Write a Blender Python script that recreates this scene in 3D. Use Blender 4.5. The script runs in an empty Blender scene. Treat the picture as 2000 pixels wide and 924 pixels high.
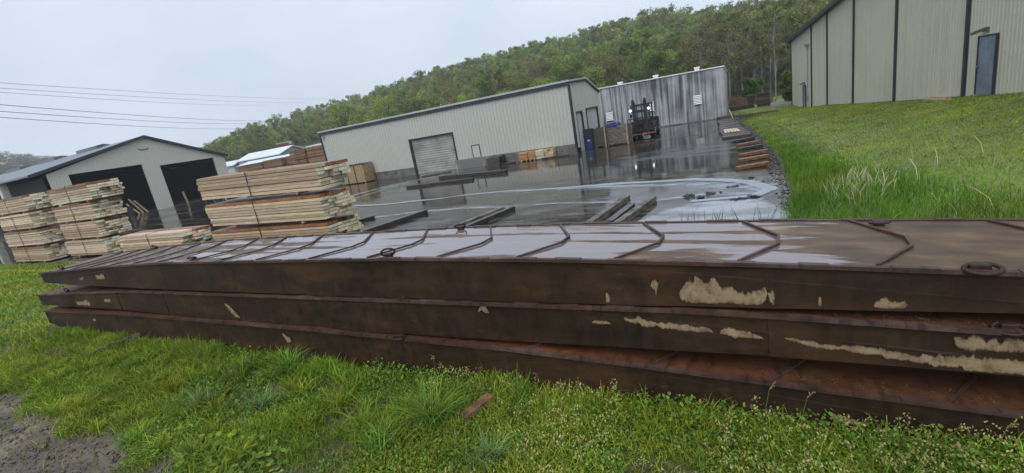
import bpy, math, random
import numpy as np
from mathutils import Matrix, Vector
random.seed(7)
rng = np.random.default_rng(11)
S = bpy.context.scene
C = S.collection
R = math.radians

# ------------------------------------------------------------------ camera
cam = bpy.data.objects.new('camera', bpy.data.cameras.new('camera'))
C.objects.link(cam)
cam.data.sensor_width = 36.0
cam.data.lens = 16.146
cam.data.clip_start = 0.05
cam.data.clip_end = 4000
right = Vector((0.88492349, 0.43397266, -0.16905074))
down = Vector((-0.03857616, -0.29343009, -0.9552019))
fwd = Vector((-0.46413608, 0.85180192, -0.24292218))
m = Matrix.Identity(4)
for i in range(3):
    m[i][0] = right[i]; m[i][1] = -down[i]; m[i][2] = -fwd[i]
m[0][3], m[1][3], m[2][3] = 0, 0, 2.0
cam.matrix_world = m
S.camera = cam

# ------------------------------------------------------------------ sky and sun
W = bpy.data.worlds.new('World')
S.world = W
W.use_nodes = True
wn, wl = W.node_tree.nodes, W.node_tree.links
wn.clear()
wo = wn.new('ShaderNodeOutputWorld'); bg = wn.new('ShaderNodeBackground')
sky = wn.new('ShaderNodeTexSky'); sky.sky_type = 'NISHITA'; sky.sun_disc = False
sky.sun_elevation = R(52); sky.sun_rotation = R(170)
tcw = wn.new('ShaderNodeTexCoord'); mpw = wn.new('ShaderNodeMapping')
mpw.inputs['Scale'].default_value = (1.0, 1.0, 2.6)
nz = wn.new('ShaderNodeTexNoise'); nz.inputs['Scale'].default_value = 1.7
nz.inputs['Detail'].default_value = 5; nz.inputs['Roughness'].default_value = 0.5
crw = wn.new('ShaderNodeValToRGB')
crw.color_ramp.elements[0].position = 0.32; crw.color_ramp.elements[0].color = (6.1, 6.95, 8.15, 1)
crw.color_ramp.elements[1].position = 0.68; crw.color_ramp.elements[1].color = (8.1, 8.9, 10.0, 1)
mxw = wn.new('ShaderNodeMixRGB'); mxw.inputs[0].default_value = 0.88
wl.new(tcw.outputs['Generated'], mpw.inputs['Vector']); wl.new(mpw.outputs[0], nz.inputs['Vector'])
wl.new(nz.outputs['Fac'], crw.inputs[0]); wl.new(sky.outputs[0], mxw.inputs[1]); wl.new(crw.outputs[0], mxw.inputs[2])
wl.new(mxw.outputs[0], bg.inputs['Color']); bg.inputs['Strength'].default_value = 0.078
wl.new(bg.outputs[0], wo.inputs['Surface'])
sun = bpy.data.objects.new('sun', bpy.data.lights.new('sun', 'SUN'))
C.objects.link(sun)
sun.data.energy = 1.5; sun.data.angle = R(60); sun.data.color = (1.0, 0.97, 0.93)
sun.rotation_euler = (R(38), 0, R(10))
S.view_settings.view_transform = 'Standard'
S.view_settings.look = 'None'
S.view_settings.exposure = 0.5
S.view_settings.gamma = 1.0

# ------------------------------------------------------------------ materials
def newmat(name):
    mt = bpy.data.materials.new(name); mt.use_nodes = True
    nt = mt.node_tree
    return mt, nt.nodes, nt.links, nt.nodes['Principled BSDF']

def noise_node(n, l, scale, detail=4, stretch=(1, 1, 1), coord='pos', rough=0.55):
    if coord == 'pos':
        src = n.new('ShaderNodeNewGeometry').outputs['Position']
    else:
        src = n.new('ShaderNodeTexCoord').outputs['Object']
    mp = n.new('ShaderNodeMapping'); mp.inputs['Scale'].default_value = stretch
    t = n.new('ShaderNodeTexNoise'); t.inputs['Scale'].default_value = scale
    t.inputs['Detail'].default_value = detail; t.inputs['Roughness'].default_value = rough
    l.new(src, mp.inputs['Vector']); l.new(mp.outputs[0], t.inputs['Vector'])
    return t.outputs['Fac']

def ramp(n, l, fac, stops):
    r = n.new('ShaderNodeValToRGB')
    e = r.color_ramp.elements
    while len(e) < len(stops): e.new(0.5)
    for k, (p, c) in enumerate(stops):
        e[k].position = p
        e[k].color = (c[0], c[1], c[2], 1) if hasattr(c, '__len__') else (c, c, c, 1)
    l.new(fac, r.inputs[0])
    return r.outputs[0]

def mixc(n, l, fac, a, b, mode='MIX'):
    x = n.new('ShaderNodeMixRGB'); x.blend_type = mode
    for s, v in ((0, fac), (1, a), (2, b)):
        if isinstance(v, bpy.types.NodeSocket): l.new(v, x.inputs[s])
        elif s == 0: x.inputs[0].default_value = v
        else: x.inputs[s].default_value = (v[0], v[1], v[2], 1)
    return x.outputs[0]

def bump(n, l, b, h, strength, dist=0.02):
    bp = n.new('ShaderNodeBump'); bp.inputs['Strength'].default_value = strength
    bp.inputs['Distance'].default_value = dist
    l.new(h, bp.inputs['Height']); l.new(bp.outputs[0], b.inputs['Normal'])

def nmat(name, c1, c2, scale=3, rough=0.6, stretch=(1, 1, 1), bmp=0.0, metal=0.0, coord='pos', lo=0.35, hi=0.65, detail=5, fine=None):
    mt, n, l, b = newmat(name)
    f = noise_node(n, l, scale, detail, stretch, coord)
    col = ramp(n, l, f, [(lo, c1), (hi, c2)])
    if fine:
        f2 = noise_node(n, l, fine[0], 3, (1, 1, 1), coord)
        col = mixc(n, l, fine[1], col, ramp(n, l, f2, [(0.3, 0.35), (0.7, 1.6)]), 'MULTIPLY')
    l.new(col, b.inputs['Base Color'])
    b.inputs['Roughness'].default_value = rough; b.inputs['Metallic'].default_value = metal
    if bmp: bump(n, l, b, f, bmp)
    return mt

def plain(name, c, rough=0.5, metal=0.0, emit=0):
    mt = nmat(name, [v * 0.85 for v in c], [v * 1.12 for v in c], 6, rough, metal=metal)
    if emit:
        b = mt.node_tree.nodes['Principled BSDF']
        b.inputs['Emission Color'].default_value = (1, 0.97, 0.9, 1); b.inputs['Emission Strength'].default_value = emit
    return mt

def colmat(name, rough=0.6, scale=30, amt=0.35, stretch=(1, 1, 1), bmp=0.0, trans=0.0, spec=0.5):
    mt, n, l, b = newmat(name)
    a = n.new('ShaderNodeVertexColor'); a.layer_name = 'Col'
    f = noise_node(n, l, scale, 4, stretch)
    col = mixc(n, l, amt, a.outputs[0], ramp(n, l, f, [(0.3, 0.4), (0.7, 1.5)]), 'MULTIPLY')
    l.new(col, b.inputs['Base Color']); b.inputs['Roughness'].default_value = rough
    b.inputs['Specular IOR Level'].default_value = spec
    if bmp: bump(n, l, b, f, bmp)
    if trans:
        tr = n.new('ShaderNodeBsdfTranslucent'); l.new(col, tr.inputs['Color'])
        mx = n.new('ShaderNodeMixShader'); mx.inputs[0].default_value = trans
        out = n['Material Output']
        l.new(b.outputs[0], mx.inputs[1]); l.new(tr.outputs[0], mx.inputs[2]); l.new(mx.outputs[0], out.inputs['Surface'])
    return mt

def streaked(name, base, dark, lo, hi, rough=0.5, scale=1.0):
    """painted sheet metal with grime that runs down it"""
    mt, n, l, b = newmat(name)
    f = noise_node(n, l, scale, 6, (4.0, 4.0, 0.16))
    g = noise_node(n, l, 0.35 * scale, 3, (1, 1, 1))
    s = n.new('ShaderNodeMath'); s.operation = 'MULTIPLY_ADD'
    l.new(g, s.inputs[0]); s.inputs[1].default_value = 0.7; l.new(f, s.inputs[2])
    col = ramp(n, l, s.outputs[0], [(lo, base), (hi, dark)])
    f3 = noise_node(n, l, 9, 4)
    col = mixc(n, l, 0.25, col, ramp(n, l, f3, [(0.3, 0.75), (0.7, 1.2)]), 'MULTIPLY')
    l.new(col, b.inputs['Base Color']); b.inputs['Roughness'].default_value = rough
    return mt

M = {}
M['siding_green'] = streaked('siding_green', (0.45, 0.46, 0.42), (0.28, 0.275, 0.22), 1.0, 1.3)
M['siding_beige'] = streaked('siding_beige', (0.53, 0.505, 0.41), (0.47, 0.445, 0.35), 0.8, 1.3)
M['siding_shed'] = streaked('siding_shed', (0.54, 0.53, 0.46), (0.38, 0.37, 0.32), 1.0, 1.3)
M['siding_weathered'] = streaked('siding_weathered', (0.39, 0.405, 0.425), (0.065, 0.065, 0.068), 0.76, 1.2, scale=0.8)
M['dark_trim'] = nmat('dark_trim', (0.018, 0.02, 0.025), (0.03, 0.032, 0.04), 4, 0.4)
M['roof_grey'] = nmat('roof_grey', (0.09, 0.105, 0.125), (0.14, 0.15, 0.17), 0.6, 0.35, (1, 0.2, 1))
M['roof_white'] = nmat('roof_white', (0.62, 0.66, 0.7), (0.75, 0.78, 0.8), 0.5, 0.4)
M['white_wall'] = nmat('white_wall', (0.42, 0.44, 0.44), (0.52, 0.53, 0.52), 0.7, 0.6)
M['concrete'] = nmat('concrete', (0.07, 0.07, 0.065), (0.17, 0.165, 0.15), 1.5, 0.75, bmp=0.3, fine=(12, 0.4))
M['concrete_streak'] = streaked('concrete_streak', (0.16, 0.16, 0.15), (0.42, 0.41, 0.38), 0.95, 1.2)
M['roll_door'] = nmat('roll_door', (0.2, 0.19, 0.17), (0.33, 0.325, 0.31), 0.9, 0.6, (1, 1, 1.5), fine=(5, 0.2), lo=0.3, hi=0.6)
M['door_blue'] = nmat('door_blue', (0.13, 0.17, 0.22), (0.2, 0.25, 0.31), 1.2, 0.22, fine=(7, 0.2))
M['steel_light'] = plain('steel_light', (0.4, 0.4, 0.4), 0.35, 0.7)
M['shed_shade'] = plain('shed_shade_dark', (0.03, 0.03, 0.03), 0.9)  # near-black colour carries the shade inside the shed
M['black_steel'] = nmat('black_steel', (0.012, 0.013, 0.016), (0.035, 0.035, 0.04), 5, 0.4)
M['rubber'] = plain('rubber', (0.015, 0.015, 0.015), 0.7)
M['cab_glass'] = plain('cab_glass', (0.3, 0.4, 0.42), 0.05)
M['lamp_lit'] = plain('lamp_lit', (0.8, 0.8, 0.75), 0.3, 0, 2.6)
M['old_wood'] = nmat('old_wood', (0.035, 0.03, 0.027), (0.11, 0.1, 0.09), 5, 0.55, (3, 3, 3), bmp=0.5, fine=(25, 0.4))
M['wet_timber'] = nmat('wet_timber', (0.02, 0.018, 0.017), (0.07, 0.064, 0.06), 4, 0.28, (1, 1, 4), bmp=0.4, fine=(22, 0.4))
M['grey_wood'] = nmat('grey_wood', (0.055, 0.05, 0.045), (0.2, 0.185, 0.16), 3, 0.6, (1, 1, 3), bmp=0.4, fine=(20, 0.4))
M['tan_wood'] = nmat('tan_wood', (0.22, 0.15, 0.08), (0.42, 0.31, 0.18), 4, 0.55, (1, 1, 3), fine=(20, 0.35))
M['orange_wood'] = nmat('orange_wood', (0.17, 0.075, 0.03), (0.33, 0.165, 0.07), 5, 0.4, (1, 3, 3), fine=(20, 0.3))
M['plank_wood'] = nmat('plank_wood', (0.1, 0.05, 0.025), (0.24, 0.13, 0.06), 5, 0.45, (1, 3, 3), fine=(20, 0.4))
M['pale_wood'] = nmat('pale_wood', (0.5, 0.4, 0.25), (0.68, 0.58, 0.42), 5, 0.5, (1, 3, 3), fine=(20, 0.3))
M['brown_wood'] = nmat('brown_wood', (0.1, 0.055, 0.03), (0.22, 0.125, 0.065), 5, 0.4, (1, 3, 3), fine=(20, 0.4))
M['lumber'] = colmat('lumber', 0.55, 7, 0.55, (0.35, 2.5, 6), 0.15)
M['blue_paint'] = plain('blue_paint', (0.02, 0.06, 0.2), 0.35)
M['navy'] = plain('navy', (0.025, 0.032, 0.045), 0.45)
M['white_plastic'] = plain('white_plastic', (0.7, 0.72, 0.74), 0.4)
M['red_paint'] = plain('red_paint', (0.11, 0.018, 0.022), 0.35)
M['strap'] = plain('strap', (0.02, 0.02, 0.02), 0.4)
M['bark'] = nmat('bark', (0.05, 0.042, 0.036), (0.12, 0.105, 0.09), 3, 0.85, (1, 1, 0.3))
M['pale_bark'] = nmat('pale_bark', (0.1, 0.095, 0.085), (0.22, 0.21, 0.19), 2, 0.8, (1, 1, 0.4))
M['grass'] = colmat('grass', 0.6, 1.2, 0.45, trans=0.25, spec=0.15)
M['leaf'] = colmat('leaf', 0.6, 0.12, 0.5, trans=0.35, spec=0.15)
M['stone'] = colmat('stone', 0.35, 6, 0.5)
M['residue'] = nmat('residue', (0.085, 0.055, 0.03), (0.29, 0.215, 0.13), 11, 0.85, bmp=0.5, fine=(50, 0.55), lo=0.36, hi=0.56, detail=8)
def crust():
    mt, n, l, b = newmat('residue')
    a = n.new('ShaderNodeVertexColor'); a.layer_name = 'Col'
    sp = n.new('ShaderNodeSeparateColor'); l.new(a.outputs[0], sp.inputs[0])
    f = noise_node(n, l, 26, 9, (1, 1, 0.8), rough=0.72); g = noise_node(n, l, 7, 5, (1, 1, 0.6), rough=0.6); v = noise_node(n, l, 60, 4, (1.6, 1, 0.22))
    def M2(op, x, y):
        q = n.new('ShaderNodeMath'); q.operation = op
        for i_, z_ in enumerate((x, y)):
            if isinstance(z_, bpy.types.NodeSocket): l.new(z_, q.inputs[i_])
            else: q.inputs[i_].default_value = z_
        return q.outputs[0]
    t = M2('ADD', sp.outputs[0], M2('ADD', M2('MULTIPLY', f, 0.7), M2('ADD', M2('ADD', M2('MULTIPLY', g, 0.12), 0.36), M2('MULTIPLY', v, 0.3))))
    col = ramp(n, l, M2('MULTIPLY', t, 0.625), [(0.9 / 1.6, (0.04, 0.024, 0.013)), (1.0 / 1.6, (0.11, 0.073, 0.04)), (1.1 / 1.6, (0.21, 0.152, 0.088)), (1.35 / 1.6, (0.3, 0.23, 0.14))])
    c2 = ramp(n, l, noise_node(n, l, 15, 8, rough=0.75), [(0.38, 0.4), (0.5, 0.95), (0.7, 1.2)])
    l.new(mixc(n, l, 0.8, col, c2, 'MULTIPLY'), b.inputs['Base Color']); b.inputs['Roughness'].default_value = 0.85; b.inputs['Specular IOR Level'].default_value = 0.2
    l.new(ramp(n, l, M2('MULTIPLY', t, 0.5), [(0.44, 0.0), (0.495, 0.65), (0.54, 1.0)]), b.inputs['Alpha'])
    bump(n, l, b, t, 0.6, 0.006)
    return mt
M['residue'] = crust()
M['gravel'] = nmat('gravel', (0.12, 0.125, 0.13), (0.24, 0.245, 0.25), 8, 0.7, bmp=0.4)
M['wire'] = plain('wire', (0.05, 0.05, 0.055), 0.5)
M['straw'] = colmat('straw', 0.75, 20, 0.3)

def rust(name, c1, c2, c3, rough):
    mt, n, l, b = newmat(name)
    f = noise_node(n, l, 2.2, 7, (0.5, 1.0, 1.6), rough=0.65)
    col = ramp(n, l, f, [(0.28, c1), (0.52, c2), (0.75, c3)])
    f2 = noise_node(n, l, 14, 5, (1, 1, 0.35))
    col = mixc(n, l, 0.45, col, ramp(n, l, f2, [(0.32, 0.55), (0.68, 1.5)]), 'MULTIPLY')
    f4 = noise_node(n, l, 5.0, 5, (5, 1, 0.22))
    col = mixc(n, l, ramp(n, l, f4, [(0.53, 0.0), (0.68, 0.6)]), col, (0.02, 0.016, 0.014))
    f6 = noise_node(n, l, 9.0, 6, (0.5, 1, 2.2), rough=0.75)
    col = mixc(n, l, ramp(n, l, f6, [(0.6, 0.0), (0.7, 0.3)]), col, (0.10, 0.062, 0.034))
    f7 = noise_node(n, l, 1.1, 6, (0.8, 1, 2.5), rough=0.7)
    col = mixc(n, l, ramp(n, l, f7, [(0.5, 0.0), (0.66, 0.6)]), col, (0.075, 0.036, 0.016))
    f3 = noise_node(n, l, 55, 3)
    col = mixc(n, l, 0.3, col, ramp(n, l, f3, [(0.35, 0.7), (0.65, 1.35)]), 'MULTIPLY')
    l.new(col, b.inputs['Base Color'])
    r = ramp(n, l, f2, [(0.3, rough - 0.12), (0.7, rough + 0.15)])
    l.new(r, b.inputs['Roughness'])
    bump(n, l, b, f2, 0.25, 0.01)
    b.inputs['Specular IOR Level'].default_value = 0.22
    return mt
M['rust_side'] = rust('rust_side', (0.012, 0.0075, 0.0042), (0.027, 0.0155, 0.008), (0.053, 0.029, 0.0135), 0.6)
M['rust_edge'] = rust('rust_edge', (0.035, 0.02, 0.016), (0.07, 0.043, 0.035), (0.13, 0.09, 0.08), 0.4)
M['rust_ledge'] = rust('rust_ledge', (0.045, 0.02, 0.011), (0.095, 0.038, 0.018), (0.15, 0.068, 0.034), 0.55)
M['rust_bar'] = rust('rust_bar', (0.02, 0.012, 0.010), (0.04, 0.024, 0.019), (0.07, 0.045, 0.037), 0.4)

def wet_top():
    """rusted deck plate with standing rainwater in long shallow pools"""
    mt, n, l, b = newmat('wet_deck_plate')
    geo = n.new('ShaderNodeNewGeometry'); sep = n.new('ShaderNodeSeparateXYZ'); l.new(geo.outputs['Position'], sep.inputs[0])
    f = noise_node(n, l, 1.6, 6, (0.5, 3.2, 1), rough=0.58)
    d = ramp(n, l, noise_node(n, l, 5, 5, (0.6, 1.5, 1)), [(0.28, (0.04, 0.024, 0.012)), (0.5, (0.09, 0.053, 0.027)), (0.72, (0.17, 0.105, 0.055))])
    d = mixc(n, l, 0.35, d, ramp(n, l, noise_node(n, l, 40, 3), [(0.35, 0.65), (0.65, 1.35)]), 'MULTIPLY')
    # water lies where the plate dips: not on the ramp beyond x = 0.25
    mr = n.new('ShaderNodeMapRange'); l.new(sep.outputs[0], mr.inputs[0])
    mr.inputs[1].default_value = 0.1; mr.inputs[2].default_value = 0.95; mr.inputs[3].default_value = 0.0; mr.inputs[4].default_value = 0.3
    mr2 = n.new('ShaderNodeMapRange'); l.new(sep.outputs[0], mr2.inputs[0])
    mr2.inputs[1].default_value = -3.2; mr2.inputs[2].default_value = -6.0; mr2.inputs[3].default_value = 0.0; mr2.inputs[4].default_value = 0.13
    sb = n.new('ShaderNodeMath'); sb.operation = 'SUBTRACT'; l.new(f, sb.inputs[0]); l.new(mr.outputs[0], sb.inputs[1])
    sb2 = n.new('ShaderNodeMath'); sb2.operation = 'SUBTRACT'; l.new(sb.outputs[0], sb2.inputs[0]); l.new(mr2.outputs[0], sb2.inputs[1])
    # two low ridges along the plate stand out of the water
    last = sb2.outputs[0]
    for yc, wd, am in ((3.185, 0.045, 0.16), (3.40, 0.04, 0.15)):
        d0 = n.new('ShaderNodeMath'); d0.operation = 'SUBTRACT'; l.new(sep.outputs[1], d0.inputs[0]); d0.inputs[1].default_value = yc
        d1 = n.new('ShaderNodeMath'); d1.operation = 'ABSOLUTE'; l.new(d0.outputs[0], d1.inputs[0])
        d2 = n.new('ShaderNodeMapRange'); d2.interpolation_type = 'SMOOTHSTEP'; l.new(d1.outputs[0], d2.inputs[0])
        d2.inputs[1].default_value = wd * 1.6; d2.inputs[2].default_value = 0.0; d2.inputs[3].default_value = 0.0; d2.inputs[4].default_value = am
        sb3 = n.new('ShaderNodeMath'); sb3.operation = 'SUBTRACT'; l.new(last, sb3.inputs[0]); l.new(d2.outputs[0], sb3.inputs[1]); last = sb3.outputs[0]
    w = ramp(n, l, last, [(0.385, 0.0), (0.412, 0.55), (0.44, 1.0)])
    l.new(mixc(n, l, w, d, (0.27, 0.235, 0.242)), b.inputs['Base Color'])  # pale lilac in the pools paints in part of the reflected sky
    l.new(ramp(n, l, w, [(0.0, 0.5), (1.0, 0.06)]), b.inputs['Roughness'])
    ml = n.new('ShaderNodeMath'); ml.operation = 'MULTIPLY'; l.new(w, ml.inputs[0]); ml.inputs[1].default_value = 0.5
    l.new(ml.outputs[0], b.inputs['Metallic'])
    bump(n, l, b, noise_node(n, l, 18, 3), 0.03, 0.01)
    return mt
M['deck_top'] = wet_top()

def wet_yard():
    mt, n, l, b = newmat('wet_asphalt')
    big = noise_node(n, l, 0.16, 6, (0.7, 1.6, 1), rough=0.6)
    fine = noise_node(n, l, 1.3, 7, (0.5, 2.2, 1), rough=0.65)
    col = ramp(n, l, fine, [(0.3, (0.010, 0.010, 0.010)), (0.5, (0.026, 0.023, 0.020)), (0.66, (0.11, 0.096, 0.08))])
    l.new(col, b.inputs['Base Color'])
    s = n.new('ShaderNodeMath'); s.operation = 'ADD'; l.new(big, s.inputs[0]); 
    h = n.new('ShaderNodeMath'); h.operation = 'MULTIPLY'; l.new(fine, h.inputs[0]); h.inputs[1].default_value = 0.55
    l.new(h.outputs[0], s.inputs[1])
    l.new(ramp(n, l, s.outputs[0], [(0.66, 0.045), (0.78, 0.09), (0.92, 0.24)]), b.inputs['Roughness'])
    b.inputs['IOR'].default_value = 1.33
    rp = noise_node(n, l, 3.2, 4, (1, 1.6, 1))
    bump(n, l, b, rp, 0.05, 0.02)
    return mt
M['yard'] = wet_yard()

def water_mat():
    mt, n, l, b = newmat('puddle_water')
    f = noise_node(n, l, 0.9, 6, (0.7, 1.5, 1))
    l.new(ramp(n, l, f, [(0.33, (0.05, 0.05, 0.05)), (0.55, (0.27, 0.295, 0.33))]), b.inputs['Base Color'])  # pale silty tone also paints the sky's reflection into the water
    a = n.new('ShaderNodeVertexColor'); a.layer_name = 'Col'
    sp = n.new('ShaderNodeSeparateColor'); l.new(a.outputs[0], sp.inputs[0])
    ad = n.new('ShaderNodeMath'); ad.operation = 'ADD'; l.new(sp.outputs[0], ad.inputs[0]); l.new(noise_node(n, l, 2.2, 8, (0.6, 1.6, 1), rough=0.7), ad.inputs[1])
    l.new(ramp(n, l, ad.outputs[0], [(0.42, 0.0), (0.6, 1.0)]), b.inputs['Alpha'])
    b.inputs['Roughness'].default_value = 0.04; b.inputs['IOR'].default_value = 1.5
    bump(n, l, b, noise_node(n, l, 8, 3), 0.02, 0.01)
    return mt
M['puddle'] = water_mat()

def foam_mat():
    mt, n, l, b = newmat('silt_foam')
    a = n.new('ShaderNodeVertexColor'); a.layer_name = 'Col'
    sep = n.new('ShaderNodeSeparateColor'); l.new(a.outputs[0], sep.inputs[0])
    f = noise_node(n, l, 2.4, 9, (0.28, 1.9, 1), rough=0.78)
    ad = n.new('ShaderNodeMath'); ad.operation = 'ADD'; l.new(f, ad.inputs[0]); l.new(sep.outputs[0], ad.inputs[1])
    al = ramp(n, l, ad.outputs[0], [(0.80, 0.0), (1.0, 0.3), (1.3, 0.62)])
    l.new(al, b.inputs['Alpha'])
    b.inputs['Base Color'].default_value = (0.46, 0.52, 0.6, 1); b.inputs['Roughness'].default_value = 0.35
    return mt
M['foam'] = foam_mat()

# ------------------------------------------------------------------ mesh helpers
class MB:
    def __init__(s): s.v = []; s.f = []; s.c = []
    def add(s, vs, fs, col=None):
        o = len(s.v); s.v.extend([tuple(p) for p in vs]); s.f.extend([tuple(i + o for i in f) for f in fs])
        s.c.extend([col or (1, 1, 1)] * len(vs))
    def box(s, x0, x1, y0, y1, z0, z1, col=None):
        s.add([(x0, y0, z0), (x1, y0, z0), (x1, y1, z0), (x0, y1, z0), (x0, y0, z1), (x1, y0, z1), (x1, y1, z1), (x0, y1, z1)],
              [(0, 3, 2, 1), (4, 5, 6, 7), (0, 1, 5, 4), (1, 2, 6, 5), (2, 3, 7, 6), (3, 0, 4, 7)], col)
    def bar(s, a, b, w, h, col=None, up=(0, 0, 1)):
        a = Vector(a); b = Vector(b); d = (b - a).normalized(); u = Vector(up)
        sd = d.cross(u)
        if sd.length < 1e-4: sd = d.cross(Vector((1, 0, 0)))
        sd.normalize(); u = sd.cross(d)
        vs = []
        for p in (a, b):
            for i, j in ((-1, -1), (1, -1), (1, 1), (-1, 1)):
                vs.append(p + sd * i * w / 2 + u * j * h / 2)
        s.add(vs, [(3, 2, 1, 0), (4, 5, 6, 7), (0, 1, 5, 4), (1, 2, 6, 5), (2, 3, 7, 6), (3, 0, 4, 7)], col)
    def tube(s, pts, r, n=8, col=None, closed=False):
        pts = [Vector(p) for p in pts]; k = len(pts); vs = []; fs = []
        rr = r if hasattr(r, '__len__') else [r] * k
        pu = None
        for i, p in enumerate(pts):
            if closed: t = pts[(i + 1) % k] - pts[i - 1]
            else: t = pts[min(i + 1, k - 1)] - pts[max(i - 1, 0)]
            t.normalize()
            if pu is None:
                u = t.orthogonal().normalized()
            else:
                u = (pu - t * pu.dot(t)).normalized()
            pu = u; w = t.cross(u)
            for j in range(n):
                a = 2 * math.pi * j / n
                vs.append(p + (u * math.cos(a) + w * math.sin(a)) * rr[i])
        for i in range(k if closed else k - 1):
            for j in range(n):
                a, b = i * n + j, i * n + (j + 1) % n; i2 = (i + 1) % k
                fs.append((a, b, i2 * n + (j + 1) % n, i2 * n + j))
        if not closed:
            fs.append(tuple(range(n - 1, -1, -1))); fs.append(tuple((k - 1) * n + j for j in range(n)))
        s.add(vs, fs, col)
    def prism(s, poly, axis, a, b, col=None):
        """poly in the two other axes (x,z for y; y,z for x; x,y for z)"""
        def mk(p, t): return (t, p[0], p[1]) if axis == 'x' else (p[0], t, p[1]) if axis == 'y' else (p[0], p[1], t)
        n = len(poly)
        vs = [mk(p, a) for p in poly] + [mk(p, b) for p in poly]
        s.add(vs, [tuple(range(n)), tuple(range(2 * n - 1, n - 1, -1))] + [(i, i + n, (i + 1) % n + n, (i + 1) % n) for i in range(n)], col)
    def build(s, name, mt, parent=None, smooth=False, bevel=0):
        me = bpy.data.meshes.new(name); me.from_pydata(s.v, [], s.f); me.update()
        import bmesh
        bm = bmesh.new(); bm.from_mesh(me); bmesh.ops.recalc_face_normals(bm, faces=bm.faces); bm.to_mesh(me); bm.free()
        at = me.color_attributes.new('Col', 'FLOAT_COLOR', 'POINT')
        at.data.foreach_set('color', np.array([(c[0], c[1], c[2], 1) for c in s.c], dtype=np.float32).ravel())
        me.materials.append(mt)
        if smooth: me.polygons.foreach_set('use_smooth', [True] * len(me.polygons))
        o = bpy.data.objects.new(name, me); C.objects.link(o)
        if bevel:
            bv = o.modifiers.new('bevel', 'BEVEL'); bv.width = bevel; bv.segments = 2; bv.limit_method = 'ANGLE'
        if parent: o.parent = parent
        return o

def npmesh(name, V, F4, cols, mt, F3=None, smooth=False):
    me = bpy.data.meshes.new(name)
    V = np.asarray(V, np.float32)
    n4 = len(F4) if F4 is not None else 0; n3 = len(F3) if F3 is not None else 0
    me.vertices.add(len(V)); me.vertices.foreach_set('co', V.ravel())
    parts, starts = [], []
    if n4: parts.append(np.asarray(F4, np.int32).ravel())
    if n3: parts.append(np.asarray(F3, np.int32).ravel())
    loops = np.concatenate(parts); me.loops.add(len(loops)); me.loops.foreach_set('vertex_index', loops)
    st = np.concatenate([np.arange(n4) * 4, n4 * 4 + np.arange(n3) * 3]).astype(np.int32)
    me.polygons.add(n4 + n3); me.polygons.foreach_set('loop_start', st)
    if cols is not None:
        at = me.color_attributes.new('Col', 'FLOAT_COLOR', 'POINT')
        cc = np.ones((len(V), 4), np.float32); cc[:, :3] = cols
        at.data.foreach_set('color', cc.ravel())
    me.materials.append(mt); me.update(calc_edges=True)
    if smooth: me.polygons.foreach_set('use_smooth', np.ones(n4 + n3, dtype=bool))
    o = bpy.data.objects.new(name, me); C.objects.link(o)
    return o

def tag(o, label=None, cat=None, group=None, kind=None):
    if label: o['label'] = label
    if cat: o['category'] = cat
    if group: o['group'] = group
    if kind: o['kind'] = kind
    return o

def thing(name, label, cat, loc=(0, 0, 0), rotz=0, group=None):
    o = bpy.data.objects.new(name, None); C.objects.link(o); o.empty_display_size = 0.2
    o.location = loc; o.rotation_euler = (0, 0, rotz)
    return tag(o, label, cat, group)

def copy_tree(o, parent=None):
    c = o.copy(); C.objects.link(c); c.parent = parent
    for ch in list(o.children): copy_tree(ch, c)
    return c

# value noise
_g = np.random.default_rng(5).random((256, 256))
def vnoise(x, y, s=1.0):
    x = np.asarray(x) * s + 1000.3; y = np.asarray(y) * s + 1000.7
    xi = np.floor(x).astype(int); yi = np.floor(y).astype(int); fx = x - xi; fy = y - yi
    fx = fx * fx * (3 - 2 * fx); fy = fy * fy * (3 - 2 * fy)
    a = _g[xi % 256, yi % 256]; b = _g[(xi + 1) % 256, yi % 256]; c = _g[xi % 256, (yi + 1) % 256]; d = _g[(xi + 1) % 256, (yi + 1) % 256]
    return (a * (1 - fx) + b * fx) * (1 - fy) + (c * (1 - fx) + d * fx) * fy
def fbm(x, y, s): return 0.55 * vnoise(x, y, s) + 0.3 * vnoise(x, y, s * 2.3) + 0.15 * vnoise(x, y, s * 5.1)
def sm(t): t = np.clip(t, 0, 1); return t * t * (3 - 2 * t)

# ------------------------------------------------------------------ terrain
YARD = -1.3
def edge_x(y): return np.interp(y, [12, 14, 18, 21.5, 25, 32.5, 41.6, 50.7, 62], [.74, .82, .85, .85, .68, .23, -.57, -1.56, -2.8])
def wall_x(y): return 3.89 + (53.5 - y) * 0.12586
def wall_z(y): return np.interp(y, [4, 12, 21.2, 24, 30.8, 36.8, 42.2, 46.4, 53.5], [.35, .3, .08, -.07, -.41, -.68, -.89, -1.2, -1.38])
def mud_y(x): return np.interp(x, [-12, -8, -6.6, -5.7, -4.5, -3.9, -3.3, -3.0], [1.7, 1.6, 1.3, 1.42, 1.5, 1.35, 1.1, 0.5])
def mudness(x, y):
    e = mud_y(x) + (fbm(x, y, 1.7) - 0.5) * 0.7
    return sm((e - y) / 0.16)

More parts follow.
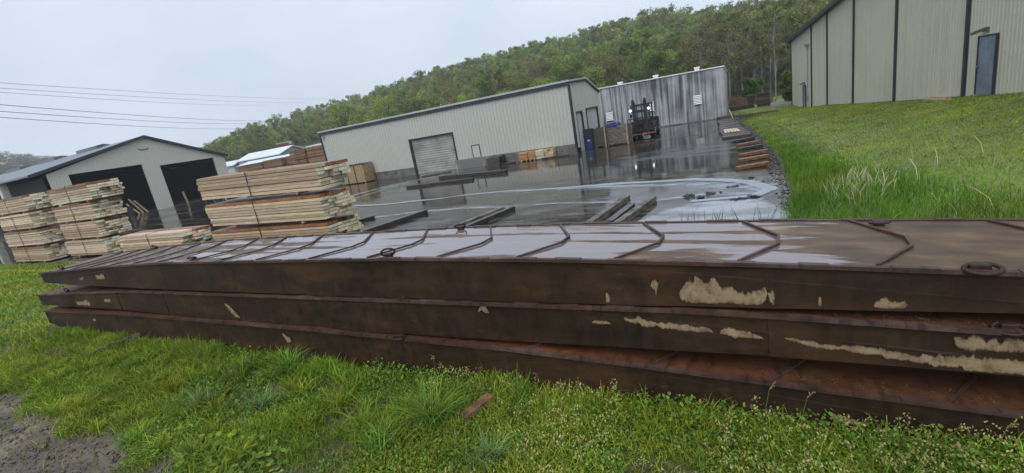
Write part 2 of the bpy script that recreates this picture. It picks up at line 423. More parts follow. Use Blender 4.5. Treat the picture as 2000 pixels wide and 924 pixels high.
def ground_z(x, y):
    x = np.asarray(x, float); y = np.asarray(y, float)
    zA = -1.36 * sm((y - 4.2) / 6.2)
    u = (x - edge_x(y)) / np.maximum(wall_x(y) - edge_x(y), 0.5)
    zB = -1.38 + (wall_z(y) - 0.03 + 1.38) * np.clip(u, 0, 1) ** 0.75
    zB = np.where(u <= 0, -1.38, zB)
    zC = -1.38 + 0.16 * sm((y - 50.6) / 1.6)
    z = np.maximum(np.maximum(zA, zB), zC)
    md = mudness(x, y) * (y < 4)
    z = z + md * ((fbm(x * 0.6 + y * 0.5, y - x * 0.3, 5.0) - 0.55) * 0.09 - 0.01)
    return z + (fbm(x, y, 1.1) - 0.5) * 0.05 * np.where(u > 0.02, 1, np.where(y < 9, 1, 0.2))
def grid(name, xs, ys, zf, colf, mt, kind='structure'):
    X, Y = np.meshgrid(xs, ys); Z = zf(X, Y)
    V = np.stack([X.ravel(), Y.ravel(), Z.ravel()], 1)
    ny, nx = X.shape; i = np.arange((ny - 1) * (nx - 1)); r = i // (nx - 1); c = i % (nx - 1); a = r * nx + c
    F = np.stack([a, a + 1, a + nx + 1, a + nx], 1)
    o = npmesh(name, V, F, colf(X.ravel(), Y.ravel()), mt, smooth=True); o['kind'] = kind
    return o

def ground_col(x, y):
    n1 = fbm(x, y, 0.9)[:, None]; n2 = fbm(x + 31, y * 0.5, 2.1)[:, None]
    green = np.array([0.07, 0.1, 0.022]) * (0.6 + 0.8 * n1)
    lawn = np.array([0.14, 0.19, 0.032]) * (0.65 + 0.7 * n2)
    soil = np.array([0.095, 0.075, 0.052]) * (0.3 + 1.5 * fbm(x * 0.6 + y * 0.5, y - x * 0.3, 5.0)[:, None]) * (0.6 + 0.8 * n2)
    mud = np.array([0.05, 0.045, 0.04]) * (0.6 + 0.9 * n2)
    u = ((x - edge_x(y)) / 2.5)[:, None]
    c = np.where((y > 9)[:, None] & (u > 0.6), lawn, green)
    md = mudness(x, y)[:, None] * (y < 4)[:, None]
    c = c * (1 - md) + soil * md
    shore = ((y > 10.3) & (u[:, 0] < 0.10))[:, None]
    c = np.where(shore, mud, c)
    bare = (fbm(x + 7, y, 1.5) > 0.68)[:, None] & (y < 3)[:, None]
    return np.where(bare, soil * 0.8, c)

M['ground'] = colmat('ground', 0.5, 24, 0.6, bmp=1.0)
xs = np.concatenate([np.arange(-140, -14, 3.0), np.arange(-14, -8, 0.3), np.arange(-8, 2.2, 0.07), np.arange(2.2, 12, 0.4), np.arange(12, 60, 4)])
ys = np.concatenate([np.arange(-30, -1, 3.0), np.arange(-1, 3.2, 0.07), np.arange(3.2, 22, 0.35), np.arange(22, 80, 1.0)])
grid('ground', xs, ys, ground_z, ground_col, M['ground'])

yd = MB()
yd.add([(-138, 7, YARD), (2.5, 7, YARD), (2.5, 56, YARD), (-138, 56, YARD)], [(0, 1, 2, 3)])
tag(yd.build('yard', M['yard']), kind='structure')
gp = MB()
gz = float(-1.38 + 0.16) + 0.03
gp.add([(0.8, 56.5, gz), (8, 55.0, gz), (8, 67, gz), (1.2, 63, gz)], [(0, 1, 2, 3)])
tag(gp.build('gravel_path', M['gravel']), kind='structure')

# hills
AZ = [-110, -90, -80, -74, -71, -68, -66, -64, -62, -59.4, -55.3, -51, -47.5, -43, -37, -31, -25, -19, -13, -8.5, -6, 0, 4, 10, 20, 40, 70]
EL = [0, 0, 0, 0, 0, 0, 0, 0.3, 1.3, 2.9, 4.1, 4.6, 5.0, 5.4, 6.4, 7.2, 7.8, 7.9, 8.3, 8.6, 7.7, 7.1, 6.5, 6, 5, 4, 2]
RD = [380, 380, 380, 380, 380, 380, 380, 380, 380, 370, 355, 340, 330, 315, 300, 285, 270, 265, 262, 260, 255, 245, 240, 230, 220, 220, 220]
BD = [260, 260, 260, 260, 260, 260, 260, 250, 220, 185, 165, 135, 125, 115, 108, 102, 96, 92, 90, 88, 87, 86, 84, 80, 76, 76, 76]
FE = [1.0, 2.5, 3.6, 4.2, 3.3, 2.2, 1.6, 1.0, .5, 0, 0, 0, 0, 0, 0, 0, 0, 0, 0, 0, 0, 0, 0, 0, 0, 0, 0]
TRUCK = (-149.6, 117.2)
def hill_z(x, y):
    az = np.degrees(np.arctan2(x, y)); d = np.hypot(x, y)
    el = np.interp(az, AZ, EL); rd = np.interp(az, AZ, RD); bd = np.interp(az, AZ, BD); fe = np.interp(az, AZ, FE)
    top = 2 + rd * np.tan(np.radians(el)) - 11.5
    t = (d - bd) / (rd - bd)
    z = -1.25 + np.maximum(top + 1.25, 0) * (0.35 * np.clip(t, 0, 1) + 0.65 * sm(t))
    ft = np.maximum(2 + 650 * np.tan(np.radians(fe)) - 6 + 1.25, 0)
    z = np.maximum(z, -1.25 + ft * sm((d - 430) / 220))
    z = np.where(d < 74, z - 0.6 * sm((74 - d) / 8), z)
    q = np.hypot(x - TRUCK[0], y - TRUCK[1])
    z = np.where(q < 26, z + (5.7 - z) * sm((26 - q) / 18), z)
    return z + (fbm(x, y, 0.03) - 0.5) * 3 * np.clip(t, 0, 1)
azs = np.radians(np.arange(-110, 60, 1.0)); ds = np.concatenate([np.arange(62, 130, 4.0), np.arange(130, 420, 8), np.arange(420, 741, 40)])
A, D = np.meshgrid(azs, ds)
HX, HY = D * np.sin(A), D * np.cos(A); HZ = hill_z(HX, HY)
nx = len(azs); i = np.arange((len(ds) - 1) * (nx - 1)); r_ = i // (nx - 1); c_ = i % (nx - 1); a_ = r_ * nx + c_
hv = np.stack([HX.ravel(), HY.ravel(), HZ.ravel()], 1)
hn = fbm(HX.ravel(), HY.ravel(), 0.05)[:, None]
hq = np.hypot(HX.ravel() - TRUCK[0], HY.ravel() - TRUCK[1])[:, None]
hc = np.where(hq < 24, np.array([[0.075, 0.1, 0.03]]), np.array([[0.035, 0.042, 0.018]])) * (0.6 + 0.8 * hn)
M['hill'] = colmat('hill', 0.9, 0.3, 0.5)
tag(npmesh('hill', hv, np.stack([a_, a_ + 1, a_ + nx + 1, a_ + nx], 1), hc, M['hill'], smooth=True), kind='structure')

# ------------------------------------------------------------------ building helpers
def siding(mb, p0, p1, zb, zt, pitch=0.305, depth=0.045, out=(0, -1)):
    """ribbed sheet from p0 to p1; zb / zt are a number or (start, end)"""
    p0 = np.array(p0, float); p1 = np.array(p1, float); L = np.linalg.norm(p1 - p0); d = (p1 - p0) / L; o = np.array(out, float)
    zb = zb if hasattr(zb, '__len__') else (zb, zb); ztf = zt if callable(zt) else None
    zt2 = None if ztf else (zt if hasattr(zt, '__len__') else (zt, zt))
    cols = [(0.0, 0.0)]
    k = 0.0
    while k < L:
        for a, h in ((0.62, 0), (0.7, 1), (0.92, 1), (1.0, 0)):
            s = k + a * pitch
            if s < L: cols.append((s, h * depth))
        k += pitch
    cols.append((L, 0.0))
    vs = []
    for s, h in cols:
        q = p0 + d * s + o * h; t = s / L
        top = ztf(s) if ztf else zt2[0] + (zt2[1] - zt2[0]) * t
        vs.append((q[0], q[1], zb[0] + (zb[1] - zb[0]) * t)); vs.append((q[0], q[1], top))
    n = len(cols)
    mb.add(vs, [(2 * i, 2 * i + 2, 2 * i + 3, 2 * i + 1) for i in range(n - 1)])

def ribbed_door(mb, p0, p1, z0, z1, out, pitch=0.2, depth=0.018):
    p0 = np.array(p0, float); p1 = np.array(p1, float); o = np.array(out, float); vs = []; z = z0; k = 0
    while z <= z1:
        h = depth if k % 2 else 0
        for p in (p0, p1): vs.append((p[0] + o[0] * h, p[1] + o[1] * h, z))
        k += 1; z += pitch / 2
    mb.add(vs, [(2 * i, 2 * i + 1, 2 * i + 3, 2 * i + 2) for i in range(len(vs) // 2 - 1)])

# ------------------------------------------------------------------ long green building
t = thing('warehouse', 'long pale green ribbed metal building with a big roll door facing the wet yard', 'building', (-24.5, 33.5, YARD))
lo = lambda x, y, z: (x + 24.5, y - 33.5, z - YARD)
X0, X1, YF = -37.6, -11.5, 33.5
def L(mb, name, mt, **k):
    mb.v = [(v[0] + 24.5, v[1] - 33.5, v[2] - YARD) for v in mb.v]
    return mb.build(name, mt, k.pop('parent', t), **k)
w = MB()
siding(w, (X0, YF), (-26.75, YF), -0.62, 3.9)
siding(w, (-26.75, YF), (-22.2, YF), 1.76, 3.9)
siding(w, (-22.2, YF), (X1, YF), -0.52, 3.9)
def gtop(s): return np.interp(s, [0, 4.2, 7.7], [3.9, 4.06, 3.06])
siding(w, (X1, 33.5), (X1, 34.4), -0.9, lambda s: gtop(s), out=(1, 0))
siding(w, (X1, 34.4), (X1, 35.9), 1.68, lambda s: gtop(s + 0.9), out=(1, 0))
siding(w, (X1, 35.9), (X1, 37.0), YARD, lambda s: gtop(s + 2.4), out=(1, 0))
siding(w, (X1, 37.0), (X1, 40.3), 1.8, lambda s: gtop(s + 3.5), out=(1, 0))
siding(w, (X1, 40.3), (X1, 41.2), YARD, lambda s: gtop(s + 6.8), out=(1, 0))
siding(w, (X0, 41.2), (X0, 33.5), YARD, lambda s: gtop(7.7 - s), out=(-1, 0))
siding(w, (X1, 41.2), (X0, 41.2), YARD, 3.05, out=(0, 1))
L(w, 'wall', M['siding_green'])
b = MB()
b.box(X0, -26.85, YF - 0.06, YF + 0.2, YARD - 0.1, -0.62); L(b, 'base', M['concrete']); b = MB(); b.box(-18.6, X1 + 0.03, YF - 0.06, YF + 0.2, YARD - 0.1, -0.52)
L(b, 'base', M['concrete'])
b = MB(); b.box(-22.3, -18.6, YF - 0.28, YF + 0.2, YARD - 0.1, -0.53); L(b, 'kerb', M['concrete_streak'], bevel=0.02)
b = MB()
rt = [(33.32, 3.96), (37.7, 4.16), (41.3, 3.12), (41.3, 3.2), (37.7, 4.26), (33.32, 4.06)]
b.prism(rt, 'x', X0 - 0.1, X1 + 0.14)
for k in range(86):
    x = X0 + 0.05 + k * 0.305
    b.box(x, x + 0.12, 33.28, 33.6, 4.06, 4.1)
L(b, 'roof', M['white_wall'])
b = MB()
b.box(X0 - 0.08, X1 + 0.1, YF - 0.15, YF - 0.035, 3.72, 3.95)
b.box(X1 - 0.02, X1 + 0.08, YF - 0.12, YF + 0.25, -0.9, 3.715); b.box(X0 - 0.06, X0 + 0.08, YF - 0.1, YF + 0.1, -0.9, 3.715)
b.bar((X1 + 0.09, 37.7, 4.08), (X1 + 0.09, 41.25, 3.05), 0.1, 0.13); b.bar((X1 + 0.09, 33.4, 3.9), (X1 + 0.09, 37.7, 4.08), 0.1, 0.1)
L(b, 'eave_trim', M['dark_trim'])
def roll(p0, p1, z0, z1, out, name='roll_door'):
    m_ = MB(); ribbed_door(m_, p0, p1, z0, z1, out); d = L(m_, name, M['roll_door'])
    return d
d = roll((-26.75, YF + 0.12), (-22.2, YF + 0.12), YARD - 0.02, 1.8, (0, -1))
f = MB()
f.box(-26.9, -26.72, YF - 0.07, YF + 0.14, YARD, 1.88); f.box(-22.24, -22.12, YF - 0.07, YF + 0.14, YARD + 0.78, 1.88); f.box(-26.72, -22.24, YF - 0.068, YF + 0.14, 1.74, 1.86)
L(f, 'door_frame', M['dark_trim'], parent=d)
for (a, bb, zt) in ((34.4, 35.9, 1.68), (37.0, 40.3, 1.8)):
    d = roll((X1 - 0.08, a), (X1 - 0.08, bb), YARD - 0.02, zt + 0.1, (1, 0)); d.data.materials[0] = M['white_wall']
    f = MB()
    f.box(X1 - 0.12, X1 + 0.06, a - 0.06, a + 0.06, YARD, zt + 0.05); f.box(X1 - 0.12, X1 + 0.06, bb - 0.06, bb + 0.06, YARD, zt + 0.05)
    f.box(X1 - 0.12, X1 + 0.062, a + 0.06, bb - 0.06, zt, zt + 0.09)
    L(f, 'door_frame', M['dark_trim'], parent=d)
h = MB(); h.box(-20.5, -19.82, YF - 0.05, YF - 0.035 + 0.03, -0.5, 0.47); hh = L(h, 'hatch', M['siding_green'])
f = MB()
for bx in ((-20.56, -20.5, -0.5, 0.53), (-19.82, -19.76, -0.5, 0.53), (-20.5, -19.82, 0.47, 0.53)): f.box(bx[0], bx[1], YF - 0.07, YF - 0.02, bx[2], bx[3])
L(f, 'hatch_frame', M['dark_trim'], parent=hh)
f = MB(); f.box(-37.2, -37.0, YF - 0.3, YF - 0.05, 3.4, 3.55); f.tube([(-37.1, YF - 0.02, 3.6), (-37.1, YF - 0.25, 3.62), (-37.1, YF - 0.25, 3.3)], 0.025, 6)
L(f, 'floodlight', M['steel_light'])

# ------------------------------------------------------------------ weathered grey building
t2 = thing('kiln_building', 'stained light grey flat-topped metal building with three louvres at the end of the yard', 'building', (-8, 50, YARD))
def L2(mb, name, mt, **k):
    mb.v = [(v[0] + 8, v[1] - 50, v[2] - YARD) for v in mb.v]
    return mb.build(name, mt, k.pop('parent', t2), **k)
w = MB()
siding(w, (-16, 50), (-1.85, 50), YARD - 0.1, (3.55, 3.4), 0.3, 0.035)
siding(w, (-1.85, 50), (-1.85, 58), YARD - 0.1, (3.4, 3.0), 0.3, 0.035, out=(1, 0))
siding(w, (-1.85, 58), (-16, 58), YARD - 0.1, (3.0, 3.15), 0.3, 0.035, out=(0, 1))
siding(w, (-16, 58), (-16, 50), YARD - 0.1, (3.15, 3.55), 0.3, 0.035, out=(-1, 0))
L2(w, 'wall', M['siding_weathered'])
b = MB(); b.add([(-16.1, 49.88, 3.56), (-1.75, 49.88, 3.41), (-1.75, 58.1, 3.0), (-16.1, 58.1, 3.15), (-16.1, 49.88, 3.66), (-1.75, 49.88, 3.51), (-1.75, 58.1, 3.1), (-16.1, 58.1, 3.25)],
               [(0, 3, 2, 1), (4, 5, 6, 7), (0, 1, 5, 4), (1, 2, 6, 5), (2, 3, 7, 6), (3, 0, 4, 7)])
L2(b, 'roof', M['roof_white'])
for x in (-11.72, -8.1, -4.2):
    b = MB(); b.box(x - 0.2, x + 0.2, 50.6, 51.0, 3.3, 3.72); v = L2(b, 'roof_vent', M['white_plastic'])
    b = MB(); b.box(x - 0.25, x + 0.25, 50.55, 51.05, 3.72, 3.86); L2(b, 'vent_cap', M['white_plastic'], parent=v)
for x, z in ((-13.0, 0.55), (-8.75, 0.85), (-4.25, 0.78)):
    b = MB(); b.box(x - 0.33, x + 0.33, 49.9, 49.955, z - 0.48, z + 0.5); lv = L2(b, 'louvre', M['dark_trim'])
    s = MB()
    for k in range(6):
        zz = z - 0.4 + k * 0.15; s.add([(x - 0.3, 49.86, zz), (x + 0.3, 49.86, zz), (x + 0.3, 49.9, zz + 0.1), (x - 0.3, 49.9, zz + 0.1)], [(0, 1, 2, 3)])
    s.box(x - 0.37, x - 0.31, 49.85, 49.96, z - 0.5, z + 0.52); s.box(x + 0.31, x + 0.37, 49.85, 49.96, z - 0.5, z + 0.52)
    L2(s, 'slats', M['white_plastic'], parent=lv)
b = MB(); b.box(-16, -1.7, 49.8, 49.95, YARD - 0.1, YARD + 0.1); L2(b, 'base', M['concrete'])

# ------------------------------------------------------------------ beige building on the lawn
wp = lambda y, off=0.0: np.array([wall_x(y) - 0.9922 * off, y - 0.1249 * off])   # off = distance out from the wall face
OUT = np.array([-0.9922, -0.1249])
def rake(y): return 4.62 + (53.5 - y) * 0.0835
t3 = thing('metal_hall', 'tall beige metal hall with dark vertical strips standing on the lawn', 'building', (6.5, 30, -0.4))
def L3(mb, name, mt, **k):
    mb.v = [(v[0] - 6.5, v[1] - 30, v[2] + 0.4) for v in mb.v]
    return mb.build(name, mt, k.pop('parent', t3), **k)
w = MB()
ysn = [53.5, 46.4, 42.2, 36.8, 30.8, 24.6, 8.0]
for a, bb in zip(ysn[:-1], ysn[1:]):
    siding(w, wp(a), wp(bb), (wall_z(a) - 0.12, wall_z(bb) - 0.12), (rake(a), rake(bb)), 0.2, 0.016, out=OUT)
w.add([(*wp(53.5), -1.6), (26, 56.3, -1.6), (26, 56.3, 4.6), (*wp(53.5), 4.62)], [(0, 1, 2, 3)])
w.add([(*wp(8.0), -0.5), (31, 10.9, -0.5), (31, 10.9, 8.4), (*wp(8.0), rake(8.0))], [(0, 1, 2, 3)])
L3(w, 'wall', M['siding_beige'])
b = MB()
pts = [(*wp(53.9, 0.35), 4.66), (*wp(7.5, 0.35), rake(7.5) + 0.04), (31, 10.7, 8.5), (26, 56.6, 4.66)]
b.add(pts + [(p[0], p[1], p[2] + 0.12) for p in pts], [(0, 1, 2, 3), (7, 6, 5, 4), (0, 4, 5, 1), (1, 5, 6, 2), (2, 6, 7, 3), (3, 7, 4, 0)])
L3(b, 'roof', M['roof_grey'])
b = MB()
b.bar((*wp(53.9, 0.38), 4.6), (*wp(7.5, 0.38), rake(7.5)), 0.06, 0.24)
b.bar((*wp(53.8, 0.15), 4.53), (*wp(7.5, 0.15), rake(7.5) - 0.08), 0.3, 0.05)
L3(b, 'fascia', M['dark_trim'])
for y in (53.42, 46.4, 42.2, 36.8, 30.8, 24.6):
    b = MB(); z0 = float(wall_z(y)) - 0.15
    wd = 0.1 if y > 53 else 0.17
    b.bar((*wp(y, 0.05), z0), (*wp(y, 0.05), rake(y) - 0.1), wd, 0.09, up=(1, 0, 0)); L3(b, 'strip', M['dark_trim'])
b = MB()
for a, bb in zip(ysn[:-1], ysn[1:]): b.bar((*wp(a - 0.15, 0.02), wall_z(a) - 0.1), (*wp(bb + 0.15, 0.02), wall_z(bb) - 0.1), 0.06, 0.2)
L3(b, 'base', M['concrete'])
def hall_door(ya, yb, z0, z1, lab):
    m_ = MB(); pa, pb = wp(ya, 0.03), wp(yb, 0.03); qa, qb = wp(ya, 0.07), wp(yb, 0.07)
    m_.add([(*pa, z0), (*pb, z0), (*pb, z1), (*pa, z1), (*qa, z0), (*qb, z0), (*qb, z1), (*qa, z1)], [(0, 3, 2, 1), (4, 5, 6, 7), (0, 1, 5, 4), (1, 2, 6, 5), (2, 3, 7, 6), (3, 0, 4, 7)])
    d = L3(m_, 'door', M['door_blue']); d['label'] = lab
    f_ = MB()
    f_.bar((*wp(ya + 0.03, 0.06), z0), (*wp(ya + 0.03, 0.06), z1 + 0.05), 0.06, 0.07, up=(1, 0, 0)); f_.bar((*wp(yb - 0.03, 0.06), z0), (*wp(yb - 0.03, 0.06), z1 + 0.05), 0.06, 0.07, up=(1, 0, 0))
    f_.bar((*wp(ya, 0.06), z1 + 0.03), (*wp(yb, 0.06), z1 + 0.03), 0.07, 0.05); L3(f_, 'door_frame', M['dark_trim'], parent=d)
    h_ = MB(); h_.tube([(*wp(ya - 0.09, 0.08), z0 + 1.0), (*wp(ya - 0.09, 0.16), z0 + 1.0)], [0.03, 0.045], 8); L3(h_, 'handle', M['steel_light'], parent=d)
hall_door(23.72, 22.75, -0.03, 1.98, 'blue grey steel door beside the lawn step')
hall_door(49.1, 48.25, -1.3, 0.55, 'far narrow blue door at the hall corner')
for y, z in ((23.4, 2.22), (48.7, 0.75)):
    b = MB(); b.bar((*wp(y + 0.35, 0.3), z - 0.08), (*wp(y, 0.06), z + 0.04), 0.09, 0.09); b.bar((*wp(y - 0.1, 0.04), z), (*wp(y + 0.12, 0.05), z), 0.1, 0.14); L3(b, 'door_lamp', M['grey_wood'])
b = MB(); b.tube([(*wp(47.6, 0.06), -0.8), (*wp(47.6, 0.06), 3.6)], 0.04, 6); b.bar((*wp(47.9, 0.12), 3.75), (*wp(47.2, 0.12), 3.75), 0.12, 0.22); b.bar((*wp(47.7, 0.1), -0.5), (*wp(47.5, 0.1), -0.5), 0.1, 0.4)
L3(b, 'conduit', M['steel_light'])
b = MB()
b.prism([(6.85, 26.9), (7.42, 26.9), (7.72, 23.2), (7.1, 23.2)], 'z', -0.6, -0.16)
tag(b.build('door_step', M['tan_wood'], bevel=0.03), 'low weathered wooden step under the hall door on the lawn', 'step')

# ------------------------------------------------------------------ open shed at the left
t4 = thing('open_shed', 'big gabled open-fronted shed with two dark vehicle bays behind the lumber piles', 'building', (-66, 32, YARD))
def L4(mb, name, mt, **k):
    mb.v = [(v[0] + 66, v[1] - 32, v[2] - YARD) for v in mb.v]
    return mb.build(name, mt, k.pop('parent', t4), **k)
XS = -66.0
def stop(y): return np.interp(y, [21.8, 32, 41.2], [4.75, 7.55, 3.95])
w = MB()
segs = [(21.9, 23.7, YARD), (23.7, 30.9, 4.45), (30.9, 32.75, YARD), (32.75, 39.6, 4.0), (39.6, 41.1, YARD)]
for a, bb, z in segs:
    if a < 32 < bb:
        siding(w, (XS, a), (XS, 32), z, lambda s, a=a: stop(a + s), 0.3, 0.03, out=(1, 0)); siding(w, (XS, 32), (XS, bb), z, lambda s: stop(32 + s), 0.3, 0.03, out=(1, 0))
    else: siding(w, (XS, a), (XS, bb), z, lambda s, a=a: stop(a + s), 0.3, 0.03, out=(1, 0))
for y in (30.95, 32.7, 23.65, 39.65): w.box(XS - 0.25, XS - 0.01, y - 0.05, y + 0.05, YARD, stop(y) - 0.4)
siding(w, (XS, 41.1), (-128, 41.1), YARD, 3.9, 0.3, 0.03, out=(0, 1))
siding(w, (-128, 41.1), (-128, 21), YARD, 4.0, 0.3, 0.03, out=(-1, 0))
L4(w, 'wall', M['siding_shed'])
b = MB()
ro = [(20.4, 4.75), (32, 7.62), (41.5, 3.95), (41.5, 4.1), (32, 7.8), (20.4, 4.92)]
b.prism(ro, 'x', -128.5, XS + 0.35)
L4(b, 'roof', M['roof_grey'])
b = MB()
b.bar((XS + 0.38, 20.4, 4.79), (XS + 0.38, 32, 7.68), 0.05, 0.3); b.bar((XS + 0.38, 32, 7.68), (XS + 0.38, 41.5, 3.98), 0.05, 0.3)
L4(b, 'fascia', M['dark_trim'])
for x0 in (-82, -95, -108, -121):
    b = MB(); b.prism([(31.2, 7.45), (32.8, 7.45), (32.8, 8.0), (32, 8.15), (31.2, 8.0)], 'x', x0, x0 + 6); L4(b, 'ridge_vent', M['roof_grey'])
for x in (-75.0, -84.0, -93.0, -102.0):
    b = MB(); b.box(x - 0.35, x + 0.35, 20.55, 21.2, YARD, 4.72); L4(b, 'post', M['siding_shed'])
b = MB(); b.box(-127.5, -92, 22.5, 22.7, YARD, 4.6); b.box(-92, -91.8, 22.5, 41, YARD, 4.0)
L4(b, 'partition', M['shed_shade'])
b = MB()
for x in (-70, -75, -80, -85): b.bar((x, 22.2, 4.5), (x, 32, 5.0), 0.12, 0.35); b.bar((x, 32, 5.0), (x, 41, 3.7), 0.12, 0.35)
L4(b, 'rafter', M['shed_shade'])
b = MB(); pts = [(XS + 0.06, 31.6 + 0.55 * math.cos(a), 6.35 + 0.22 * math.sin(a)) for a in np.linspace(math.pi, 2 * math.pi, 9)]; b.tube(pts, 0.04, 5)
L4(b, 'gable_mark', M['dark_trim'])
b = MB(); b.box(-127.5, -66.4, 40.85, 40.95, YARD, 3.7); L4(b, 'bay_shade_sheet', M['shed_shade'])  # dark sheets added inside walls and roof to make the bays look shaded
b = MB(); b.box(-127.5, -67.2, 21.9, 22.0, YARD, 4.5); L4(b, 'bay_shade_sheet', M['shed_shade'])
b = MB(); b.box(-84, -83.9, 22.1, 40.8, YARD, 3.6); L4(b, 'bay_shade_sheet', M['shed_shade'])
b = MB(); b.prism([(22.0, 4.5), (32, 7.3), (40.8, 3.8), (40.8, 3.75), (32, 7.25), (22.0, 4.45)], 'x', -127, -66.5); L4(b, 'bay_shade_sheet', M['shed_shade'])
# things stored in the bays
def simple_thing(name, mb, mt, label, cat, group=None, bevel=0):
    return tag(mb.build(name, mt, bevel=bevel), label, cat, group)
for k, (y, hgt, lab) in enumerate(((29.6, 2.6, 'longest pale board leaning beside the shed column'), (30.1, 2.2, 'shorter pale board leaning beside the shed column'), (29.2, 1.9, 'shortest tan board leaning inside the left shed bay'))):
    b = MB(); b.bar((-66.9, y, YARD), (-67.6, y - 0.7, YARD + hgt * 0.75), 0.2, 0.07, up=(1, 0, 0)); simple_thing('leaning_board', b, M['tan_wood'], lab, 'board', 'boards leaning in the shed')
b = MB(); b.tube([(-67.5, 28.6, YARD), (-67.5, 28.6, YARD + 0.1), (-67.5, 28.6, YARD + 1.1), (-67.5, 28.6, YARD + 1.12)], [0.38, 0.4, 0.4, 0.36], 14); simple_thing('drum', b, M['navy'], 'dark blue drum standing inside the left shed bay', 'drum')
b = MB(); b.bar((-65.5, 34.2, YARD), (-65.6, 34.1, YARD + 1.6), 0.2, 0.2, up=(1, 0, 0)); simple_thing('marker_post', b, M['tan_wood'], 'yellowish post standing at the right shed bay', 'post')
b = MB()
b.box(-64, -62, 35.5, 36.9, YARD + 0.6, YARD + 0.75); 
for x, y in ((-63.9, 35.6), (-62.1, 35.6), (-63.9, 36.8), (-62.1, 36.8)): b.box(x - 0.06, x + 0.06, y - 0.06, y + 0.06, YARD, YARD + 0.6)
b.box(-63.6, -62.6, 35.8, 36.6, YARD + 0.75, YARD + 1.3); b.bar((-64.1, 35.2, YARD + 1.6), (-61.9, 37.2, YARD + 1.5), 0.2, 0.2)
simple_thing('work_table', b, M['grey_wood'], 'grey work table with a small box by the right shed bay', 'table')

# ------------------------------------------------------------------ far white buildings
def barn(name, label, x0, x1, y0, y1, ze, zr, roofm, wallm, z0=-1.6):
    tt = thing(name, label, 'building', ((x0 + x1) / 2, (y0 + y1) / 2, z0)); ox, oy = (x0 + x1) / 2, (y0 + y1) / 2
    def LL(mb, nm, mt):
        mb.v = [(v[0] - ox, v[1] - oy, v[2] - z0) for v in mb.v]; return mb.build(nm, mt, tt)
    w_ = MB(); ym = (y0 + y1) / 2
    w_.prism([(y0, z0), (y1, z0), (y1, ze), (ym, zr - 0.1), (y0, ze)], 'x', x0, x1); LL(w_, 'wall', wallm)
    r1 = MB(); r1.prism([(y0 - 0.5, ze - 0.05), (ym, zr), (y1 + 0.5, ze - 0.05), (y1 + 0.5, ze + 0.15), (ym, zr + 0.25), (y0 - 0.5, ze + 0.15)], 'x', x0 - 0.6, x1 + 0.6); LL(r1, 'roof', roofm)
barn('barn', 'larger distant white-roofed barn beyond the brown lumber stacks', -123, -105.6, 80, 88, 3.6, 5.15, M['roof_white'], M['white_wall'])
barn('barn', 'smaller distant white-roofed barn right beside the open shed gable', -132, -124, 79, 86, 2.9, 4.0, M['roof_white'], M['white_wall'])
barn('long_shed', 'low pale blue roofed shed just in front of the white barn', -95, -78.5, 62, 67, 2.25, 2.75, M['roof_white'], M['door_blue'])

